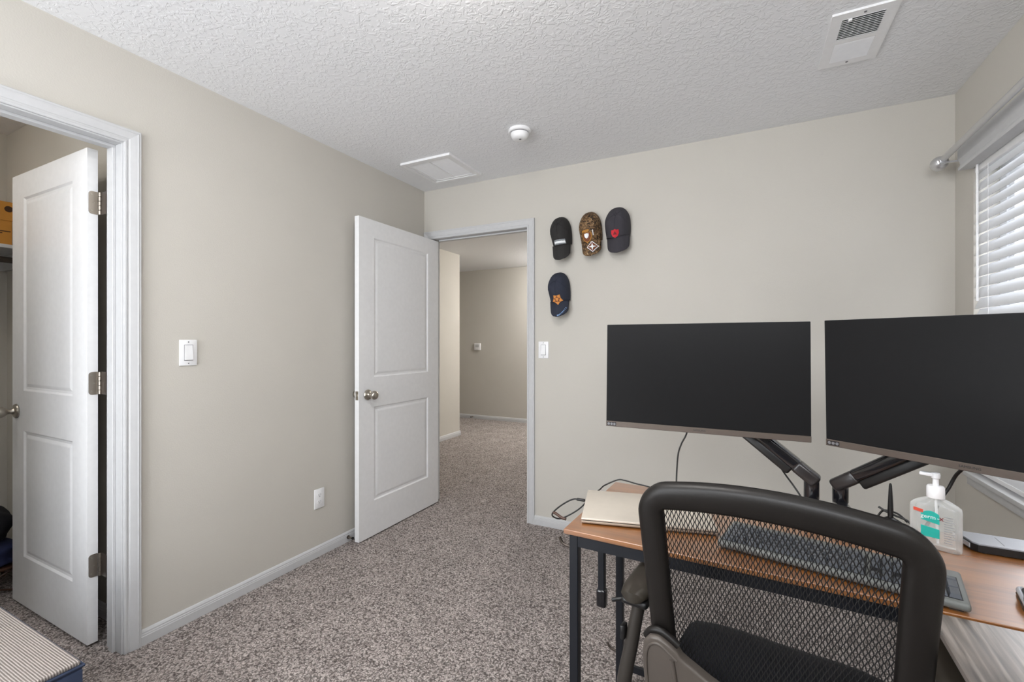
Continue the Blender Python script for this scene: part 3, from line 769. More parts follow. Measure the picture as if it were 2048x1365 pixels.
# ------------------------------------------------------------------ woven-top storage bench (near left)
bn = thing('storage_bench', 'navy fabric storage bench with a woven grey top near the closet', 'bench', (0.30, -2.62, 0))
bx0, bx1, by0, by1 = -0.27, 0.372, -0.30, 0.295
m = MB(); m.bbox(bx0, bx1, by0, by1, 0.0, 0.372, b=0.006); m.build('body', NAVYBOX, bn, smooth=40)
m = MB(); m.bbox(bx0 - 0.002, bx1 + 0.003, by0 - 0.002, by1 + 0.003, 0.374, 0.408, b=0.005); m.build('lid', NAVYBOX, bn, smooth=40)
m = MB(); m.bbox(bx0, bx1, by0, by1, 0.4075, 0.420, b=0.005); m.build('woven_top', WEAVE, bn, smooth=40)
m = MB(); m.bbox(bx1 - 0.002, bx1 + 0.006, by1 - 0.075, by1 + 0.002, 0.0, 0.398, b=0.003); m.build('corner_panel', NAVYBOX, bn, smooth=40)
m = MB(); m.tube([(bx1 + 0.004, by0, 0.406), (bx1 + 0.004, by1 + 0.004, 0.406), (bx0, by1 + 0.004, 0.406)], 0.004, 8); m.build('piping', NAVYBOX, bn, smooth=60)

# ------------------------------------------------------------------ caps on the back wall
def cap(label, loc, tilt, mat, a=0.072, b=0.110, D=0.105, brim_len=0.098, emblems=(), lean=0.0):
    # hung on the wall by its strap: crown bulging into the room, bill pointing down and out
    c = thing('baseball_cap', label, 'cap', loc, 0, 'baseball caps hung on the back wall')
    Rm = Matrix.Rotation(R(tilt), 4, 'Y')
    zc, b2, e, zj = 0.045, 0.175, 2.2, -0.052
    def prof(z):
        if z >= zc:
            t = min(1.0, (z - zc) / b); return (1 - t ** e) ** (1 / e), (1 - t ** 1.7) ** (1 / 1.7)
        t = min(1.0, (zc - z) / b2); q = (1 - t ** e) ** (1 / e); return q, q
    def front(x, z, lift=0.0):
        wq, dq = prof(z)
        w_ = max(a * wq, 1e-5)
        d = D * dq * max(0.0, 1 - min(1.0, abs(x / w_)) ** 2.4) ** (1 / 2.4)
        crease = 1 + 0.06 * math.sin(46 * x + 2.0) * math.cos(30 * z + 1) + 0.05 * math.sin(52 * z + 18 * x)
        return Vector((x + lean * (z - zc) / b * d / D, -d * crease - lift - 0.004, z))
    def zlow(x): return zj + 2.4 * x * x
    m = MB(); rows = []; nz, nx = 26, 26
    for i in range(nz + 1):
        row = []
        for j in range(nx + 1):
            u = math.sin(math.pi * (j / nx - 0.5))
            t = math.cos(0.5 * math.pi * i / nz)             # 1 at the top, 0 at the bill
            z = zlow(u * a * prof(zj)[0]) + (zc + b - zlow(u * a * prof(zj)[0])) * t
            row.append(Rm @ front(u * a * prof(z)[0] * 0.999, z))
        rows.append(row)
    m.grid(rows); solid(m.build('crown', mat, c, smooth=60), 0.003)
    m = MB()
    for pts in ([(0.0, zj + (zc + b * 0.97 - zj) * q / 14) for q in range(15)],
                [(a * 0.86 * q / 10, zc + 0.045 - 0.055 * (q / 10) ** 2) for q in range(11)], [(-a * 0.86 * q / 10, zc + 0.045 - 0.055 * (q / 10) ** 2) for q in range(11)],
                [(a * 0.62 * q / 10, zc + 0.045 + 0.03 * q / 10) for q in range(10)], [(-a * 0.62 * q / 10, zc + 0.045 + 0.03 * q / 10) for q in range(10)]):
        m.tube([Rm @ front(x, z, 0.0006) for x, z in pts], 0.0015, 5)
    m.build('seam', mat, c)
    m = MB(); p = Rm @ front(0, zc + 0.045); m.lathe([(0.0085, -0.003), (0.0085, 0.002), (0.005, 0.0050), (0.0005, 0.0058)], 14, T(p) @ ROT(90, 'X')); m.build('button', mat, c, smooth=50)
    yj = -front(0, zj).y - 0.006
    def bill(x, z, lift=0.0):
        v_ = max(0.0, (zlow(x) - z) / brim_len)
        return Vector((x, min(-(yj + 0.016 * v_) + 11.5 * x * x, -0.006) - lift, z))
    def brim(u, v):
        hwid = a * 0.91 * (1 - 0.10 * v ** 1.5) * (math.sqrt(max(0.0, 1 - ((v - 0.60) / 0.40) ** 2.4)) if v > 0.60 else 1)
        x = u * hwid
        return bill(x, zlow(x) + 0.004 - v * (brim_len + 0.004))
    m = MB(); rows = [[Rm @ brim(-1 + j / 9, min(i / 16, 0.997)) for j in range(19)] for i in range(17)]
    m.grid(rows); solid(m.build('brim', mat, c, smooth=60), 0.004)
    m = MB(); m.tube([Rm @ front(a * 0.88 * q / 12, zlow(a * 0.88 * q / 12) + 0.001, 0.001) for q in range(-12, 13)], 0.0022, 6); m.build('visor_seam', mat, c)
    for kind, name, pm, pts, lift, lab in emblems:
        m = MB(); fn = front
        n = len(pts)
        cx = sum(p[0] for p in pts) / n; cz = sum(p[1] for p in pts) / n
        def pt(x, z, l_): return Rm @ (fn(x, z, l_) if kind == 'crown' else bill(x, z, l_ + 0.0005))
        ring = []
        for sc_ in (1.0, 0.66, 0.33):
            rr = []
            for i in range(n):
                p0, p1 = pts[i], pts[(i + 1) % n]
                for s_ in range(3):
                    x = p0[0] + (p1[0] - p0[0]) * s_ / 3; z = p0[1] + (p1[1] - p0[1]) * s_ / 3
                    rr.append((cx + (x - cx) * sc_, cz + (z - cz) * sc_))
            ring.append(rr)
        N = len(ring[0]); vs = [pt(x, z, lift) for rr in ring for x, z in rr] + [pt(cx, cz, lift)] + [pt(x, z, 0.0) for x, z in ring[0]]
        fs = []
        for q in range(2):
            for i in range(N): fs.append((q * N + i, q * N + (i + 1) % N, (q + 1) * N + (i + 1) % N, (q + 1) * N + i))
        for i in range(N): fs.append((2 * N + i, 2 * N + (i + 1) % N, 3 * N))
        for i in range(N): fs.append((i, (i + 1) % N, 3 * N + 1 + (i + 1) % N, 3 * N + 1 + i))
        m.add(vs, fs); m.build(name, pm, c, label=lab)
    return c
def rect(x0, x1, z0, z1): return [(x0, z0), (x1, z0), (x1, z1), (x0, z1)]
def shield(cx, cz, s_):
    return [(cx + x * s_, cz + z * s_) for x, z in ((0, -1.0), (0.55, -0.6), (0.85, 0.1), (0.8, 0.8), (0.35, 0.75), (0, 0.95), (-0.35, 0.75), (-0.8, 0.8), (-0.85, 0.1), (-0.55, -0.6))]
def star(cx, cz, s_, n=5, inner=0.55, ph=90):
    return [(cx + (s_ if k % 2 == 0 else s_ * inner) * math.cos(R(ph + 180 * k / n)), cz + (s_ if k % 2 == 0 else s_ * inner) * math.sin(R(ph + 180 * k / n))) for k in range(2 * n)]
cap('black baseball cap with a white and grey bar patch, leftmost of top row', (1.156, 0, 1.942), -6, CAPBLK, a=0.070, lean=-0.008, emblems=[
    ('crown', 'patch', P_GREY, rect(-0.034, 0.040, -0.048, -0.016), 0.003, 'grey rectangular patch'),
    ('crown', 'patch_bar', P_WHITE, rect(-0.032, 0.038, -0.040, -0.027), 0.0045, 'white bar on the patch')])
dm = [(0.018 + x, -0.092 + z) for x, z in ((0, -0.036), (0.036, 0), (0, 0.036), (-0.036, 0))]
dm2 = [(0.018 + x * 0.84, -0.092 + z * 0.84) for x, z in ((0, -0.036), (0.036, 0), (0, 0.036), (-0.036, 0))]
cap('brown camouflage baseball cap with shield and diamond patches', (1.358, 0, 1.950), -7, CAMO, a=0.072, lean=0.010, emblems=[
    ('crown', 'patch_band', P_GOLD, rect(-0.034, 0.014, 0.004, 0.018), 0.003, 'gold name band'),
    ('crown', 'shield_patch', P_GOLD, shield(-0.002, -0.028, 0.036), 0.003, 'gold-edged shield patch'),
    ('crown', 'shield_field', P_BROWN, shield(-0.002, -0.027, 0.030), 0.0040, None),
    ('crown', 'shield_centre', P_WHITE, shield(-0.003, -0.020, 0.017), 0.0050, 'white shield centre'),
    ('crown', 'stitch_bar', P_WHITE, rect(0.034, 0.038, -0.020, 0.012), 0.003, None),
    ('brim', 'diamond_patch', P_WHITE, dm, 0.004, 'white-edged diamond patch'),
    ('brim', 'diamond_field', P_BROWN, dm2, 0.0055, None),
    ('brim', 'diamond_cross', P_WHITE, star(0.018, -0.092, 0.024, 4, 0.3, 0), 0.007, 'white cross')])
cap('charcoal baseball cap with a red emblem, rightmost of top row', (1.532, 0, 1.956), -4, CAPCHAR, a=0.079, lean=0.012, emblems=[
    ('crown', 'emblem', P_RED, shield(0.004, -0.030, 0.027), 0.003, 'red embroidered emblem'),
    ('crown', 'emblem_detail', P_DRED, star(0.004, -0.030, 0.014, 3, 0.5, 90), 0.0042, None)])
cap('navy baseball cap with an orange emblem, hung below the others', (1.142, 0, 1.572), -5, CAPNAVY, a=0.073, lean=-0.004, emblems=[
    ('crown', 'emblem', P_ORANGE, star(0.004, -0.036, 0.036, 5, 0.66, 270), 0.003, 'orange embroidered emblem'),
    ('crown', 'emblem_detail', P_BROWN, star(0.004, -0.036, 0.022, 5, 0.6, 90), 0.0042, None),
    ('crown', 'emblem_centre', P_ORANGE, shield(0.004, -0.036, 0.011), 0.0054, None)])
# pale lettering along the lower brim edge of the navy cap
navy = [o for o in bpy.data.objects if o.get('label', '').startswith('navy baseball')][0]
m = MB()
for q, w_ in enumerate((0.006, 0.004, 0.006, 0.005, 0.003, 0.006, 0.005, 0.006, 0.004, 0.005)):
    ang = q / 9
    x = 0.014 + 0.048 * ang; z = -0.140 + 0.050 * ang ** 1.8
    m.bbox(-w_ / 2, w_ / 2, -0.0012, 0.0012, -0.0045, 0.0045, b=0.0004, seg=1, M=T((x, -(0.1085 - 11.5 * (x - 0.010) ** 2), z)) @ ROT(-30 * ang - 5, 'Y'))
m.build('brim_lettering', P_BLUE, navy, label='pale blue lettering along the brim edge')

# ------------------------------------------------------------------ L-shaped desk
DR = R(-2.8)
dk = thing('corner_desk', 'L-shaped desk with rustic wood top and black metal legs', 'desk', (1.792, -1.718, 0), DR)
ZT = 0.750
def leg(x, y, s_=0.025, z1=0.737):
    m = MB(); m.bbox(x, x + s_, y, y + s_, 0.012, z1, b=0.002, seg=1); o = m.build('leg', BLACKMET, dk)
    m = MB(); m.lathe([(0.016, 0), (0.016, 0.006), (0.008, 0.012)], 14, T((x + s_ / 2, y + s_ / 2, 0))); m.build('foot', BLACKP, o)
m = MB(); m.bbox(0, 1.28, 0.0, 0.3235, 0.737, ZT, b=0.0015, seg=1); m.build('desktop_board', WOODX, dk)
m = MB(); m.bbox(0, 1.28, 0.325, 0.478, 0.737, ZT, b=0.0015, seg=1); m.build('desktop_board', WOODX, dk)
m = MB(); m.bbox(0.748, 1.28, -0.80, -0.009, 0.7365, ZT - 0.0005, b=0.0015, seg=1); m.build('return_board', WOODY, dk)
leg(0.012, 0.012); leg(0.012, 0.441); leg(1.242, 0.441); leg(1.242, 0.012); leg(0.765, -0.785); leg(1.242, -0.785)
for bx in ((0.037, 1.242, 0.012, 0.034, 0.704, 0.737), (0.037, 1.242, 0.443, 0.465, 0.704, 0.737), (0.0125, 0.0365, 0.037, 0.441, 0.706, 0.737),
           (1.242, 1.267, 0.037, 0.441, 0.706, 0.737), (0.790, 1.242, -0.782, -0.762, 0.704, 0.7365), (1.242, 1.267, -0.76, 0.012, 0.706, 0.7365), (0.765, 0.785, -0.76, 0.012, 0.706, 0.7365)):
    m = MB(); m.box(*bx); m.build('rail', BLACKMET, dk)
m = MB(); m.box(0.037, 1.242, 0.448, 0.460, 0.10, 0.122); m.build('back_brace', BLACKMET, dk)
for hx, hy, hz in ((0.012, 0.024, 0.695), (0.012, 0.454, 0.155)):
    m = MB(); m.tube(spline([(hx, hy, hz), (hx - 0.014, hy, hz + 0.001), (hx - 0.026, hy, hz + 0.006), (hx - 0.034, hy, hz + 0.020)], 5), 0.0042, 8); m.build('hook', HOOKMET, dk, smooth=50)
hb = thing('hanging_bar', 'black bar with a glossy rounded end hanging under the desk side', 'bar', (1.806, -1.385, 0.706), DR)
m = MB(); m.bbox(-0.011, 0.011, -0.011, 0.011, -0.33, 0.0, b=0.002, seg=1); m.build('strip', BLACKMET, hb)
m = MB(); m.bbox(-0.0165, 0.0165, -0.015, 0.015, -0.335, -0.275, b=0.007, seg=3); m.build('end_block', GLOSSBLK, hb, smooth=50)

# ------------------------------------------------------------------ monitors
def monitor(label, loc, rz, rx):
    mo = thing('monitor', label, 'monitor', loc, rz, 'monitors on the desk arms', rx=rx)
    wd, ht = 0.614, 0.360
    m = MB(); m.bbox(-wd / 2, wd / 2, 0.001, 0.020, 0, ht, b=0.002, seg=2); m.build('housing', MONBACK, mo, smooth=40)
    m = MB(); m.bbox(-wd / 2 + 0.09, wd / 2 - 0.09, 0.019, 0.046, 0.05, ht - 0.06, b=0.012, seg=3); m.build('rear_cover', MONBACK, mo, smooth=40)
    m = MB(); m.box(-wd / 2 + 0.001, wd / 2 - 0.001, -0.0004, 0.0012, 0.019, ht - 0.001); m.build('screen', SCREEN, mo, label='dark switched-off screen')
    m = MB(); m.bbox(-wd / 2, wd / 2, -0.0022, 0.004, 0.0, 0.0185, b=0.001, seg=1); bz = m.build('lower_bezel', BEZEL, mo, label='taupe lower bezel')
    m = MB(); M = T((0, -0.0022, 0.0095)) @ ROT(90, 'X'); text_geo('SAMSUNG', 0.0085, 0.0003, M, m); m.build('brand_lettering', BLACKP, bz)
    m = MB(); m.box(-wd / 2 + 0.004, -wd / 2 + 0.036, -0.0026, -0.0021, 0.003, 0.0155); stk = m.build('sticker', ARMGREY, bz)
    m = MB()
    for q in range(3): m.lathe([(0.0042, 0), (0.0042, 0.0003)], 12, T((-wd / 2 + 0.010 + q * 0.010, -0.0026, 0.0092)) @ ROT(90, 'X'))
    m.build('energy_mark', GREYP, stk)
    return mo
m1 = monitor('wide dark monitor facing the chair squarely, left of the pair', (2.102, -1.288, 0.960), R(0.5), R(-2.2))
m2 = monitor('wide dark monitor angled towards the chair beside the window', (2.6925, -1.4805, 0.960), R(-35.6), R(1.6))

# ------------------------------------------------------------------ monitor arms
def arm(label, pole, joint, tip, plate_n):
    ar = thing('monitor_mount', label, 'monitor mount', (pole[0], pole[1], ZT), 0, 'gas-spring monitor arms')
    off = ar.location
    pole = Vector(pole); J = Vector(joint); E = Vector(tip)
    m = MB(off); m.bbox(pole.x - 0.03, pole.x + 0.03, pole.y - 0.045, pole.y + 0.045, ZT, ZT + 0.008, b=0.003); m.build('base_plate', GLOSSBLK, ar, smooth=40)
    m = MB(off); m.lathe([(0.017, ZT + 0.008), (0.017, 0.772)], 20, T((pole.x, pole.y, 0))); m.build('pole', GLOSSBLK, ar, smooth=40)
    d = (Vector((J.x, J.y, 0)) - Vector((pole.x, pole.y, 0))); L = d.length; ang = math.atan2(d.y, d.x)
    m = MB(off); m.bbox(-0.02, L + 0.02, -0.018, 0.018, 0.766, 0.786, b=0.008, seg=3, M=T((pole.x, pole.y, 0)) @ Matrix.Rotation(ang, 4, 'Z')); m.build('lower_link', GLOSSBLK, ar, smooth=40)
    m = MB(off); m.lathe([(0.019, 0.780), (0.0205, 0.783), (0.0205, J.z - 0.004), (0.018, J.z + 0.008), (0.010, J.z + 0.014), (0.001, J.z + 0.016)], 24, T((J.x, J.y, 0))); m.build('joint', GLOSSBLK, ar, smooth=40)
    # upper link: shell with a shallower cover hanging under it
    v = E - J; L = v.length; h = Vector((v.x, v.y, 0)).normalized(); u = v.normalized(); s_ = Vector((0, 0, 1)).cross(h); n = u.cross(s_) * -1
    if n.z < 0: n = -n
    B = Matrix((( u.x, s_.x, n.x, J.x), (u.y, s_.y, n.y, J.y), (u.z, s_.z, n.z, J.z), (0, 0, 0, 1)))
    m = MB(off); m.bbox(0.045, L - 0.03, -0.021, 0.021, -0.016, 0.020, b=0.010, seg=4, M=B); m.build('upper_link', GLOSSBLK, ar, smooth=40)
    m = MB(off); m.bbox(-0.02, 0.055, -0.0225, 0.0225, -0.020, 0.019, b=0.010, seg=4, M=B); m.build('elbow_cap', ARMGREY, ar, smooth=40)
    m = MB(off); m.bbox(0.05, L * 0.62, -0.015, 0.015, -0.040, -0.012, b=0.007, seg=3, M=B); m.build('cable_cover', BLACKP, ar, smooth=40)
    m = MB(off); m.bbox(L - 0.05, L + 0.01, -0.02, 0.02, -0.02, 0.02, b=0.008, seg=3, M=B); m.build('wrist_joint', GLOSSBLK, ar, smooth=40)
    pn = Vector(plate_n); pa = math.atan2(pn.y, pn.x)
    M = T((E.x, E.y, 0)) @ Matrix.Rotation(pa, 4, 'Z')
    m = MB(off); m.bbox(0, 0.05, -0.014, 0.014, E.z - 0.014, E.z + 0.06, b=0.005, M=M); m.build('tilt_head', GLOSSBLK, ar, smooth=40)
    return ar, M
c1 = Vector((2.102, -1.288, 1.14)); f1 = Vector((0, -1, 0))
b1 = c1 - f1 * 0.105
a1, M1 = arm('black gas-spring arm holding the left monitor', (2.415, -1.315, 0), (2.415, -1.235, 0.845), (b1.x + 0.02, b1.y - 0.004, 1.082), f1)
f2 = Vector((-math.sin(R(35.6)), -math.cos(R(35.6)), 0)); c2 = Vector((2.6925, -1.4805, 1.14)); b2 = c2 - f2 * 0.105
a2, M2 = arm('black gas-spring arm holding the angled monitor by the window', (2.490, -1.320, 0), (2.487, -1.235, 0.838), (b2.x, b2.y, 1.070), f2)
for ar, c_, f_ in ((a1, c1, f1), (a2, c2, f2)):
    M = T((c_.x, c_.y, c_.z)) @ Matrix.Rotation(math.atan2(f_.y, f_.x), 4, 'Z')
    m = MB(ar.location); m.bbox(-0.058, -0.047, -0.05, 0.05, -0.05, 0.05, b=0.002, M=M); m.build('mounting_plate', BLACKMET, ar)
# cables
def cable(label, pts, r=0.0026, plug=None):
    o = MB(pts[0]); o.tube(spline(pts, 8), r, 8); ob = o.build('cable', CABLE, smooth=60); ob.location = pts[0]
    return tag(ob, label, 'cable')
cable('thin black cable dropping from the left monitor to the desk', [(2.068, -1.240, 1.02), (2.061, -1.258, 0.955), (2.044, -1.262, 0.915), (2.034, -1.264, 0.880), (2.030, -1.270, 0.820), (2.030, -1.285, 0.7535)])
cable('thin black cable hanging along the left monitor arm', [(2.300, -1.200, 0.960), (2.307, -1.200, 0.925), (2.322, -1.200, 0.885), (2.345, -1.200, 0.842), (2.372, -1.205, 0.803), (2.392, -1.225, 0.772), (2.398, -1.262, 0.7535)])
cable('thick black cable dropping from the angled monitor behind the pump bottle', [(2.75, -1.36, 1.02), (2.745, -1.30, 0.94), (2.737, -1.262, 0.900), (2.724, -1.258, 0.864), (2.706, -1.262, 0.830), (2.680, -1.275, 0.775), (2.66, -1.30, 0.755)], 0.0042)

# ------------------------------------------------------------------ things on the desk
lt = thing('laptop', 'closed champagne laptop on the left end of the desk', 'laptop', (1.825, -1.665, ZT), R(13.0))
m = MB(); m.bbox(0, 0.355, 0, 0.248, 0.003, 0.0105, b=0.003, seg=2); m.build('base', LAPSIDE, lt, smooth=40)
m = MB(); m.bbox(0, 0.355, 0, 0.248, 0.0118, 0.0178, b=0.0022, seg=2); m.build('lid', LAPM, lt, smooth=40)
m = MB(); m.box(0.003, 0.352, 0.003, 0.245, 0.0100, 0.0122); m.build('seam', BLACKP, lt)
for fx, fy in ((0.03, 0.02), (0.325, 0.02), (0.03, 0.228), (0.325, 0.228)):
    m = MB(); m.lathe([(0.007, 0), (0.007, 0.0035)], 12, T((fx, fy, 0))); m.build('rubber_foot', BLACKP, lt)
cc = thing('charging_cable', 'black charging cable looping off the laptop at the desk edge', 'cable', (1.79, -1.5, ZT))
off = cc.location
pts = [(1.765, -1.500, 0.7575), (1.748, -1.500, 0.757), (1.725, -1.500, 0.745), (1.695, -1.500, 0.722), (1.674, -1.500, 0.699), (1.675, -1.495, 0.686), (1.695, -1.485, 0.680), (1.725, -1.47, 0.694), (1.755, -1.455, 0.716), (1.775, -1.435, 0.740),
       (1.788, -1.405, 0.7535), (1.792, -1.36, 0.7535), (1.797, -1.315, 0.756), (1.838, -1.30, 0.776), (1.862, -1.298, 0.777), (1.90, -1.30, 0.772), (1.95, -1.30, 0.766), (2.02, -1.31, 0.7535)]
m = MB(off); m.tube(spline(pts, 8), 0.0024, 8); m.build('cord', CABLE, cc, smooth=60)
m = MB(off); m.bbox(1.756, 1.784, -1.5045, -1.4955, 0.7535, 0.7620, b=0.003); m.build('plug', CABLE, cc, smooth=40)
m = MB(off); m.tube(spline([(1.678, -1.5, 0.703), (1.690, -1.503, 0.700), (1.708, -1.505, 0.692), (1.722, -1.505, 0.690)], 5), 0.0046, 8); m.build('cable_tie', BROWNST, cc, smooth=60)

kb = thing('keyboard', 'grey full-size keyboard with dark keys on the desk', 'keyboard', (2.604, -1.753, ZT), R(-12.5))
m = MB(); m.bbox(-0.445, 0, 0, 0.162, 0.004, 0.020, b=0.006, seg=3); m.build('case', KEYBODY, kb, smooth=40)
m = MB()
for bx in ((-0.435, -0.155, 0.012, 0.122), (-0.150, -0.092, 0.012, 0.122), (-0.088, -0.010, 0.012, 0.122)): m.box(*bx, 0.0195, 0.0206)
m.build('key_well', BLACKP, kb)
def key(x0, x1, y0, y1):
    m = MB(); i_ = 0.0022; z0, z1 = 0.0205, 0.028
    m.add([(x0, y0, z0), (x1, y0, z0), (x1, y1, z0), (x0, y1, z0), (x0 + i_, y0 + i_, z1), (x1 - i_, y0 + i_, z1), (x1 - i_, y1 - i_, z1), (x0 + i_, y1 - i_, z1)],
          [(4, 5, 6, 7), (0, 1, 5, 4), (1, 2, 6, 5), (2, 3, 7, 6), (3, 0, 4, 7)])
    m.build('key', KEYCAP, kb)
kp = 0.0182
for r_ in range(6):
    y0 = 0.014 + r_ * kp; y1 = y0 + kp - 0.0016
    if r_ == 0:
        for a0, a1 in ((0, 0.026), (0.027, 0.049), (0.05, 0.075), (0.076, 0.184), (0.185, 0.210), (0.211, 0.232), (0.233, 0.253), (0.254, 0.276)): key(-0.434 + a0, -0.434 + a1, y0, y1)
    else:
        x = -0.434 + 0.004 * r_ * 0
        first = (0.030, 0.041, 0.034, 0.027, 0.018)[r_ - 1]
        key(x, x + first - 0.0016, y0, y1); x += first
        while x + kp < -0.158 - (0.03 if r_ < 3 else 0.0): key(x, x + kp - 0.0016, y0, y1); x += kp
        if -0.156 - x > 0.008: key(x, -0.157, y0, y1)
    for q in range(3):
        if r_ in (2,) or (r_ == 1 and q != 1): continue
        key(-0.149 + q * 0.0190, -0.149 + q * 0.0190 + 0.0172, y0, y1)
    if r_ == 0:
        key(-0.087, -0.050, y0, y1); key(-0.049, -0.031, y0, y1)
    elif r_ < 5:
        for q in range(3): key(-0.087 + q * 0.0190, -0.087 + q * 0.0190 + 0.0174, y0, y1)
for a0, a1 in ((0, 2), (2, 4), (4, 5)): key(-0.0295, -0.0115, 0.014 + a0 * kp, 0.014 + a1 * kp - 0.0016)
for fx in (-0.43, -0.03):
    m = MB(); m.box(fx, fx + 0.02, 0.01, 0.02, 0, 0.0045); m.build('rubber_foot', BLACKP, kb)
    m = MB(); m.box(fx, fx + 0.02, 0.14, 0.15, 0, 0.0045); m.build('rubber_foot', BLACKP, kb)

ms = thing('computer_mouse', 'black and silver computer mouse on the right of the desk', 'mouse', (2.731, -1.664, ZT), R(-14))
def mouse_rows(sx, sz, n=18, mcount=12, z0=0.002):
    rows = []
    for i in range(n + 1):
        t = i / n; y = -0.058 + 0.116 * t
        end = math.sqrt(max(0.0, 1 - abs(2 * t - 1) ** 2.6))
        wv = (0.032 - 0.007 * math.exp(-((t - 0.5) / 0.22) ** 2)) * sx
        hgt = sz * (0.020 + 0.018 * math.exp(-((t - 0.42) / 0.33) ** 2)) * end ** 0.6
        rows.append([Vector((wv * end * math.cos(math.pi * j / mcount), y, z0 + hgt * math.sin(math.pi * j / mcount) ** 0.7)) for j in range(mcount + 1)])
    return rows
m = MB(); m.grid(mouse_rows(1.0, 1.0)); solid(m.build('shell', BLACKP, ms, smooth=60), 0.002)
m = MB(); m.bbox(-0.027, 0.027, -0.05, 0.05, 0.0, 0.006, b=0.003); m.build('base', BLACKP, ms, smooth=40)
for sgn in (-1, 1):
    m = MB(); m.tube(spline([(sgn * 0.021, -0.045, 0.010), (sgn * 0.0245, -0.01, 0.017), (sgn * 0.025, 0.025, 0.018), (sgn * 0.018, 0.052, 0.012)], 6), 0.0045, 8); m.build('side_grip', SILVER, ms, smooth=60)
m = MB(); m.lathe([(0.0095, -0.004), (0.0105, -0.002), (0.0105, 0.002), (0.0095, 0.004)], 18, T((0, 0.028, 0.029)) @ ROT(90, 'Y')); m.build('scroll_wheel', SILVER, ms, smooth=40)
m = MB(); m.box(-0.0006, 0.0006, 0.002, 0.052, 0.034, 0.0355); m.build('button_split', SILVER, ms)

pd_ = thing('portable_drive', 'flat black portable drive with a silver top by the window end of the desk', 'drive', (2.726, -1.405, ZT), R(-3))
m = MB(); m.prism([(0.006, 0.0), (0.17, 0.0), (0.17, 0.088), (-0.014, 0.088), (-0.018, 0.078), (-0.004, 0.012)], 0.016, T((0, 0, 0.003))); m.build('case', BLACKP, pd_)
m = MB(); m.prism([(0.008, 0.003), (0.167, 0.003), (0.167, 0.085), (-0.012, 0.085), (-0.014, 0.077), (-0.001, 0.013)], 0.0035, T((0, 0, 0.0185))); tp = m.build('top_plate', SILVER, pd_, label='silver top plate')
m = MB(); m.box(0.055, 0.0565, 0.015, 0.07, 0.0219, 0.0223); m.build('groove', GREYP, tp)
m = MB(); m.add([(-0.0205, 0.076, 0.007), (-0.0065, 0.014, 0.007), (-0.0065, 0.014, 0.017), (-0.0205, 0.076, 0.017), (-0.015, 0.078, 0.007), (-0.002, 0.014, 0.007), (-0.002, 0.014, 0.017), (-0.015, 0.078, 0.017)],
                [(0, 1, 2, 3), (4, 7, 6, 5), (0, 4, 5, 1), (1, 5, 6, 2), (2, 6, 7, 3), (3, 7, 4, 0)]); m.build('end_panel', SILVER, pd_)
for fx, fy in ((0.02, 0.01), (0.155, 0.01), (0.0, 0.078), (0.155, 0.078)):
    m = MB(); m.lathe([(0.006, 0), (0.006, 0.0035)], 10, T((fx, fy, 0))); m.build('rubber_foot', BLACKP, pd_)

an = thing('antenna_stand', 'slim black antenna on a small dark base beside the pump bottle', 'antenna', (2.590, -1.300, ZT))
m = MB(); m.lathe([(0.026, 0), (0.027, 0.006), (0.024, 0.016), (0.014, 0.022), (0.008, 0.026)], 22); m.build('base', BLACKP, an, smooth=40)
m = MB(); m.lathe([(0.0062, 0.022), (0.0068, 0.04), (0.0062, 0.060), (0.0048, 0.090), (0.0036, 0.112), (0.0026, 0.118), (0.0006, 0.1195)], 14); m.build('mast', BLACKP, an, smooth=40)
m = MB(); m.tube(spline([(-0.022, 0.02, 0.045), (-0.006, 0.012, 0.036), (0.012, 0.006, 0.030), (0.034, -0.004, 0.024), (0.046, -0.02, 0.012), (0.05, -0.035, 0.003)], 6), 0.003, 8); m.build('cord', CABLE, an, smooth=60)
m = MB(); m.tube(spline([(-0.03, 0.01, 0.01), (-0.01, 0.026, 0.034), (0.02, 0.02, 0.032), (0.038, 0.006, 0.016)], 6), 0.0026, 8); m.build('cord', CABLE, an, smooth=60)

bt = thing('pump_bottle', 'clear hand sanitizer pump bottle with a teal label', 'bottle', (2.652, -1.412, ZT), R(-24))
def rr(hx, hy, z, n=28, e=4.0):
    return [Vector((math.copysign(abs(math.cos(2 * math.pi * k / n)) ** (2 / e), math.cos(2 * math.pi * k / n)) * hx,
                    math.copysign(abs(math.sin(2 * math.pi * k / n)) ** (2 / e), math.sin(2 * math.pi * k / n)) * hy, z)) for k in range(n)]
def loft(rings, name, mat, par, cap_=True):
    m = MB(); n = len(rings[0])
    fs = [(i * n + k, i * n + (k + 1) % n, (i + 1) * n + (k + 1) % n, (i + 1) * n + k) for i in range(len(rings) - 1) for k in range(n)]
    if cap_: fs += [tuple(range(n - 1, -1, -1)), tuple(range((len(rings) - 1) * n, len(rings) * n))]
    m.add([p for r_ in rings for p in r_], fs); return m.build(name, mat, par, smooth=45)
loft([rr(0.044, 0.017, 0.0), rr(0.0475, 0.0205, 0.003), rr(0.048, 0.021, 0.010), rr(0.048, 0.021, 0.098), rr(0.0465, 0.020, 0.104), rr(0.040, 0.0185, 0.110, e=3.4), rr(0.027, 0.0165, 0.118, e=2.8), rr(0.0155, 0.0150, 0.123, e=2.2), rr(0.0148, 0.0148, 0.132, e=2)], 'body', BOTTLE, bt)
m = MB(); m.lathe([(0.0172, 0.124), (0.0176, 0.126), (0.0172, 0.150), (0.0150, 0.153), (0.009, 0.1535)], 28); m.build('collar', PUMPW, bt, smooth=40)
m = MB(); m.lathe([(0.0062, 0.152), (0.0058, 0.170), (0.0085, 0.172), (0.0092, 0.180), (0.008, 0.1845), (0.002, 0.186)], 20); m.build('pump_stem', PUMPW, bt, smooth=40)
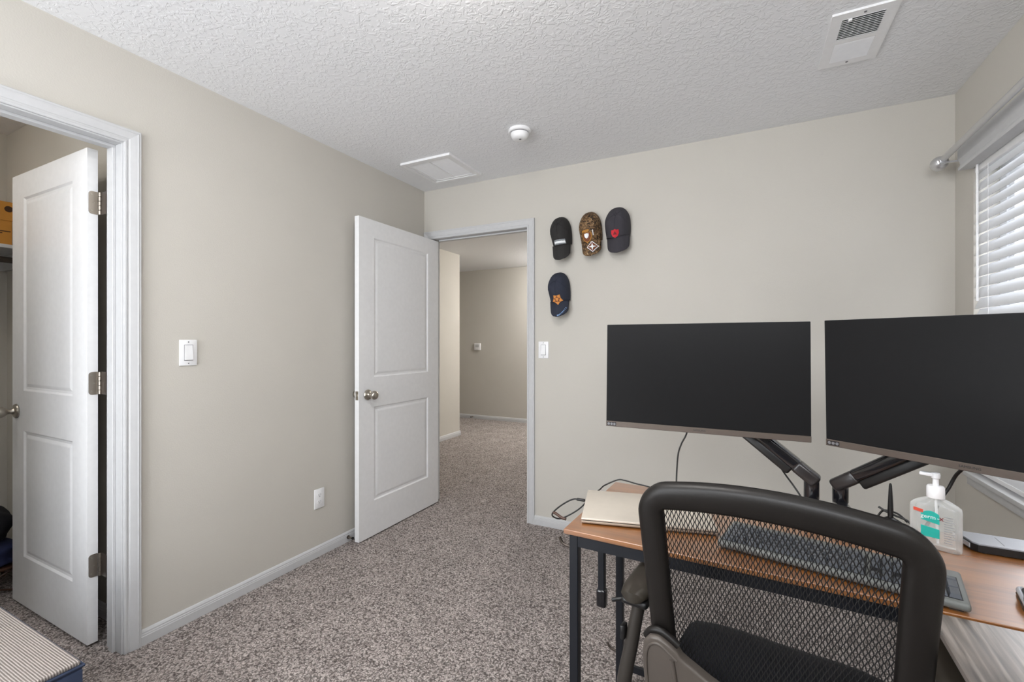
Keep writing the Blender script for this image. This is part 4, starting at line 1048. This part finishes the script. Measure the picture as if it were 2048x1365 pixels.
m = MB(); m.bbox(-0.030, 0.006, -0.0075, 0.0075, 0.1745, 0.1835, b=0.003, seg=3, M=T((0, 0, 0)) ); m.build('pump_nozzle', PUMPW, bt, smooth=40)
m = MB(); m.tube([(0, 0, 0.125), (0.004, 0, 0.012)], 0.0028, 8); m.build('dip_tube', PUMPW, bt)
LF = -0.0213
def lab(name, mat, pts, lift=0.0):
    m = MB(); m.prism(pts, 0.0005, T((0, LF - lift, 0)) @ ROT(90, 'X')); return m.build(name, mat, bt)
# prism is drawn in x-z through the 90 degree turn about x
arc = [(-0.024, 0.070), (0.010, 0.064), (0.010, 0.074)] + [(0.0095 - 0.0335 * q / 8, 0.082 + 0.012 * math.sin(math.pi * (0.15 + 0.75 * q / 8))) for q in range(9)]
lab('label_arch', TEAL, arc, 0.0006)
lab('label_panel', TEAL, [(-0.024, 0.030), (0.010, 0.030), (0.010, 0.052), (-0.024, 0.056)], 0.0006)
lab('label_flag', LABRED, [(-0.038, 0.089), (-0.020, 0.086), (-0.020, 0.094), (-0.038, 0.097)], 0.0008)
m = MB(); text_geo('germ', 0.0135, 0.0003, T((-0.0105, LF - 0.0012, 0.079)) @ ROT(90, 'X'), m); m.build('label_lettering', P_WHITE, bt)
m = MB(); text_geo('-', 0.0135, 0.0003, T((0.0075, LF - 0.0012, 0.079)) @ ROT(90, 'X'), m); m.build('label_lettering', P_WHITE, bt)
m = MB(); text_geo('x', 0.017, 0.0004, T((0.0135, LF - 0.0012, 0.080)) @ ROT(90, 'X'), m); m.build('label_letter', P_DRED, bt)
m = MB()
for q in range(12):
    m.box(0.018, 0.018 + random.uniform(0.014, 0.024), LF - 0.0004, LF, 0.085 - q * 0.0056, 0.0862 - q * 0.0056)
m.build('small_print', LABGREY, bt)

# ------------------------------------------------------------------ mesh-back office chair
ch = thing('office_chair', 'black mesh-back office chair pushed up to the desk', 'chair', (2.2658, -1.9258, 0), -0.1428)
ZTOP, ZBOT, HW, FWID = 0.9527, 0.47, 0.2463, 0.0536
def back(x, z):       # a point of the curved, reclined back
    s_ = x / HW
    f = max(0.0, (z - 0.5) / (ZTOP - 0.5))
    return Vector((x * (1 - 0.0837 * (ZTOP - z) / (ZTOP - 0.5)), 0.19 * (0.95 - z) + 0.0095 * (s_ * s_ - 1), z + 0.0326 * (1 - s_ * s_) * f))
def ring_path(hw_, zt, zb, rad, rb):
    pts = []; n = 22
    for q in range(n): pts.append((hw_, zb + rb + (zt - rad - zb - rb) * q / n))
    for q in range(10): a = R(9 * q); pts.append((hw_ - rad + rad * math.cos(a), zt - rad + rad * math.sin(a)))
    for q in range(n): pts.append((hw_ - rad - 2 * (hw_ - rad) * q / n, zt))
    for q in range(10): a = R(90 + 9 * q); pts.append((-hw_ + rad + rad * math.cos(a), zt - rad + rad * math.sin(a)))
    for q in range(n): pts.append((-hw_, zt - rad - (zt - rad - zb - rb) * q / n))
    for q in range(10): a = R(180 + 9 * q); pts.append((-hw_ + rb + rb * math.cos(a), zb + rb + rb * math.sin(a)))
    for q in range(n): pts.append((-hw_ + rb + 2 * (hw_ - rb) * q / n, zb))
    for q in range(10): a = R(270 + 9 * q); pts.append((hw_ - rb + rb * math.cos(a), zb + rb + rb * math.sin(a)))
    return pts
outp = ring_path(HW, ZTOP, ZBOT, 0.0595, 0.06); inp = ring_path(HW - FWID, ZTOP - FWID, ZBOT + FWID, 0.008, 0.02)
m = MB(); n = len(outp); seg = 14; vs = []; fs = []
for (xo, zo), (xi, zi) in zip(outp, inp):
    po, pi_ = back(xo, zo), back(xi, zi); nr = Vector((0, -1, -0.19)).normalized()
    mid, hf = (po + pi_) / 2, (po - pi_) / 2
    for k in range(seg):
        a = 2 * math.pi * k / seg; ca, sa = math.cos(a), math.sin(a)
        vs.append(mid + hf * math.copysign(abs(ca) ** 0.7, ca) + nr * 0.019 * math.copysign(abs(sa) ** 0.7, sa))
for i in range(n):
    for k in range(seg): fs.append((i * seg + k, i * seg + (k + 1) % seg, ((i + 1) % n) * seg + (k + 1) % seg, ((i + 1) % n) * seg + k))
m.add(vs, fs); m.build('back_frame', CHAIRBLK, ch, smooth=60)
# woven mesh: zig-zag strands that touch their neighbours in turn
m = MB(); XM = HW - FWID + 0.006; PX = 0.00455; NS = int(2 * XM / PX); ROWH = 0.0086
for i in range(NS):
    x0_ = -XM + PX * (i + 0.5)
    z = ZBOT + FWID - 0.01; r_ = 0; vs = []; fs = []; zmax = ZTOP - FWID + 0.006
    q = 0
    while z < zmax:
        dx = 0.0015 if (i + r_) % 2 == 0 else -0.0015
        p = back(x0_ + dx, z)
        wv, tv = 0.00098, 0.0007
        vs += [p + Vector((wv, 0, 0)), p + Vector((0, tv, 0)), p + Vector((-wv, 0, 0)), p + Vector((0, -tv, 0))]
        if q:
            o_ = (q - 1) * 4
            for k in range(4): fs.append((o_ + k, o_ + (k + 1) % 4, o_ + 4 + (k + 1) % 4, o_ + 4 + k))
        # hold each touching point for a short run, as in the knitted mesh
        z += ROWH; r_ += 1; q += 1
    m.add(vs, fs)
mo_ = m.build('mesh_panel', MESHM, ch, label='open black mesh of the backrest'); mo_['kind'] = 'stuff'
# lower back yoke with an ear at each corner
def yoke_y(x, z): return 0.19 * (0.95 - z) + 0.0095 * ((x / HW) ** 2 - 1)
def yoke(sg):
    m = MB()
    prof = [(0.238, 0.44), (0.243, 0.515), (0.2435, 0.575), (0.238, 0.608), (0.224, 0.627), (0.204, 0.631), (0.186, 0.624), (0.167, 0.613), (0.159, 0.602), (0.150, 0.597), (0.105, 0.574), (0.05, 0.552), (0.0, 0.545), (0.0, 0.40), (0.12, 0.40)]
    k = len(prof)
    fpts = [(sg * x, yoke_y(x, z) - 0.047, z) for x, z in prof]; bpts = [(sg * x, yoke_y(x, z) - 0.021, z) for x, z in prof]
    bm = bmesh.new()
    V = [bm.verts.new(p) for p in fpts] + [bm.verts.new(p) for p in bpts]
    f1_ = bm.faces.new(V[:k]); bm.faces.new(list(reversed(V[k:])))
    for i in range(k): bm.faces.new((V[i], V[k + i], V[k + (i + 1) % k], V[(i + 1) % k]))
    bmesh.ops.recalc_face_normals(bm, faces=list(bm.faces))
    bm.edges.ensure_lookup_table()
    rim = [e for e in f1_.edges if not all(abs(v.co.x) < 1e-5 for v in e.verts)]
    bmesh.ops.bevel(bm, geom=rim, offset=0.007, segments=3, profile=0.5, affect='EDGES')
    m.bm(bm); o = m.build('back_yoke', CHAIRGRY, ch, smooth=35, label='grey plastic back support')
    rb = MB(); pts = [(sg * x, yoke_y(x, z) - 0.047, z) for x, z in ((0.230, 0.44), (0.234, 0.52), (0.233, 0.575), (0.226, 0.601), (0.214, 0.614), (0.200, 0.616), (0.183, 0.606), (0.166, 0.594))]
    rb.tube(spline(pts, 6), 0.0032, 8); rb.build('raised_rib', CHAIRGRY, o, smooth=60)
    rb = MB(); pts = [(sg * x, yoke_y(x, z) - 0.047, z) for x, z in ((0.176, 0.592), (0.172, 0.55), (0.168, 0.47))]
    rb.tube(spline(pts, 4), 0.005, 8); rb.build('raised_rib', CHAIRGRY, o, smooth=60)
    cp = MB(); pts = [(sg * x, yoke_y(x, z) - 0.028, z) for x, z in ((0.236, 0.612), (0.222, 0.632), (0.203, 0.637), (0.184, 0.629), (0.166, 0.618))]
    cp.tube(spline(pts, 6), 0.008, 10); cp.build('corner_cap', CHAIRBLK, o, smooth=60)
for sg in (-1, 1): yoke(sg)
m = MB(); m.bbox(-0.035, 0.035, 0.03, 0.22, 0.335, 0.415, b=0.015, seg=3); m.build('recline_bracket', CHAIRBLK, ch, smooth=40)
# seat
bm = bmesh.new(); bmesh.ops.create_cube(bm, size=1); bmesh.ops.subdivide_edges(bm, edges=list(bm.edges), cuts=7, use_grid_fill=True)
for v in bm.verts:
    x, y, z = v.co * 2
    k_ = 1 - 0.14 * (abs(x) ** 4 * abs(y) ** 4) - 0.05 * abs(z)
    v.co = Vector((x * 0.25 * k_, 0.31 + y * 0.21 * k_, 0.412 + z * 0.038 + 0.012 * x * x - 0.02 * max(0, y) ** 3 - (0.012 * (x ** 6 + y ** 6) if z > 0 else 0)))
m = MB(); m.bm(bm); m.build('seat', SEATF, ch, smooth=60)
m = MB(); m.bbox(-0.21, 0.21, 0.13, 0.49, 0.355, 0.380, b=0.01); m.build('seat_pan', CHAIRBLK, ch, smooth=40)
m = MB(); m.bbox(-0.08, 0.08, 0.18, 0.40, 0.295, 0.356, b=0.015); m.build('tilt_mechanism', CHAIRBLK, ch, smooth=40)
m = MB(); m.tube([(-0.06, 0.25, 0.335), (-0.27, 0.25, 0.335)], 0.006, 8); m.build('height_lever', BLACKP, ch, smooth=50)
# arms
for sg in (-1, 1):
    ax = sg * 0.272
    bm = bmesh.new(); bmesh.ops.create_cube(bm, size=1); bmesh.ops.subdivide_edges(bm, edges=list(bm.edges), cuts=7, use_grid_fill=True)
    for v in bm.verts:
        x, y, z = v.co * 2
        wv = 0.036 * (1 - 0.22 * abs(y) ** 4) * (1 - 0.12 * z * z)
        v.co = Vector((ax + x * wv, 0.155 + y * 0.118 * (1 - 0.10 * x * x), 0.681 + z * 0.016 * (1 - 0.40 * abs(x) ** 5 - 0.30 * y ** 6)))
    m = MB(); m.bm(bm); pad = m.build('arm_pad', PADM, ch, smooth=70)
    m = MB(); m.bbox(ax - 0.031, ax + 0.031, 0.052, 0.25, 0.652, 0.670, b=0.008, seg=3); m.build('pad_base', BLACKP, pad, smooth=40)
    m = MB(); m.tube(spline([(sg * 0.276, 0.125, 0.658), (sg * 0.288, 0.122, 0.60), (sg * 0.302, 0.12, 0.52), (sg * 0.318, 0.122, 0.44), (sg * 0.322, 0.135, 0.40), (sg * 0.30, 0.16, 0.365)], 4),
                     [0.0140 + 0.004 * min(1, q / 14) for q in range(21)], 16, rx=1.0); po = m.build('arm_post', CHAIRPOST, ch, smooth=50)
    m = MB(); m.bbox(min(sg * 0.32, sg * 0.16), max(sg * 0.32, sg * 0.16), 0.12, 0.21, 0.335, 0.356, b=0.006); m.build('arm_bracket', CHAIRGRY, ch, smooth=40)
    m = MB(); m.tube([(ax, 0.075, 0.655), (ax + sg * 0.028, 0.070, 0.657), (ax + sg * 0.055, 0.062, 0.648)], [0.003, 0.003, 0.005], 8); m.build('release_lever', BLACKP, pad, smooth=50)
    m = MB(); m.bbox(sg * 0.298 - 0.006 + sg * 0.02, sg * 0.298 + 0.006 + sg * 0.02, 0.10, 0.125, 0.535, 0.570, b=0.004); m.build('height_button', BLACKP, po, smooth=40)
# gas lift, star base, casters
m = MB(); m.lathe([(0.028, 0.10), (0.028, 0.22), (0.02, 0.222), (0.02, 0.30)], 20, T((0, 0.29, 0))); m.build('gas_lift', BLACKP, ch, smooth=40)
m = MB(); m.lathe([(0.05, 0.075), (0.05, 0.12), (0.035, 0.13)], 20, T((0, 0.29, 0))); m.build('hub', CHAIRBLK, ch, smooth=40)
for q in range(5):
    a = R(90 + 72 * q + 20); d = Vector((math.cos(a), math.sin(a), 0)); c0 = Vector((0, 0.29, 0))
    m = MB(); m.tube([c0 + d * 0.04 + Vector((0, 0, 0.105)), c0 + d * 0.17 + Vector((0, 0, 0.092)), c0 + d * 0.30 + Vector((0, 0, 0.072))], [0.026, 0.021, 0.016], 10); sp_ = m.build('base_spoke', CHAIRBLK, ch, smooth=50)
    ce = c0 + d * 0.30
    m = MB()
    for s_ in (-0.016, 0.016):
        m.lathe([(0.020, -0.008), (0.027, -0.006), (0.027, 0.006), (0.020, 0.008)], 18, T((ce.x, ce.y, 0.027)) @ Matrix.Rotation(a, 4, 'Z') @ T((0, s_, 0)) @ ROT(90, 'X'))
    m.build('caster', BLACKP, sp_, smooth=40)
    m = MB(); m.bbox(-0.02, 0.02, -0.01, 0.01, 0.03, 0.064, b=0.004, M=T((ce.x, ce.y, 0)) @ Matrix.Rotation(a, 4, 'Z')); m.build('caster_fork', BLACKP, sp_, smooth=40)
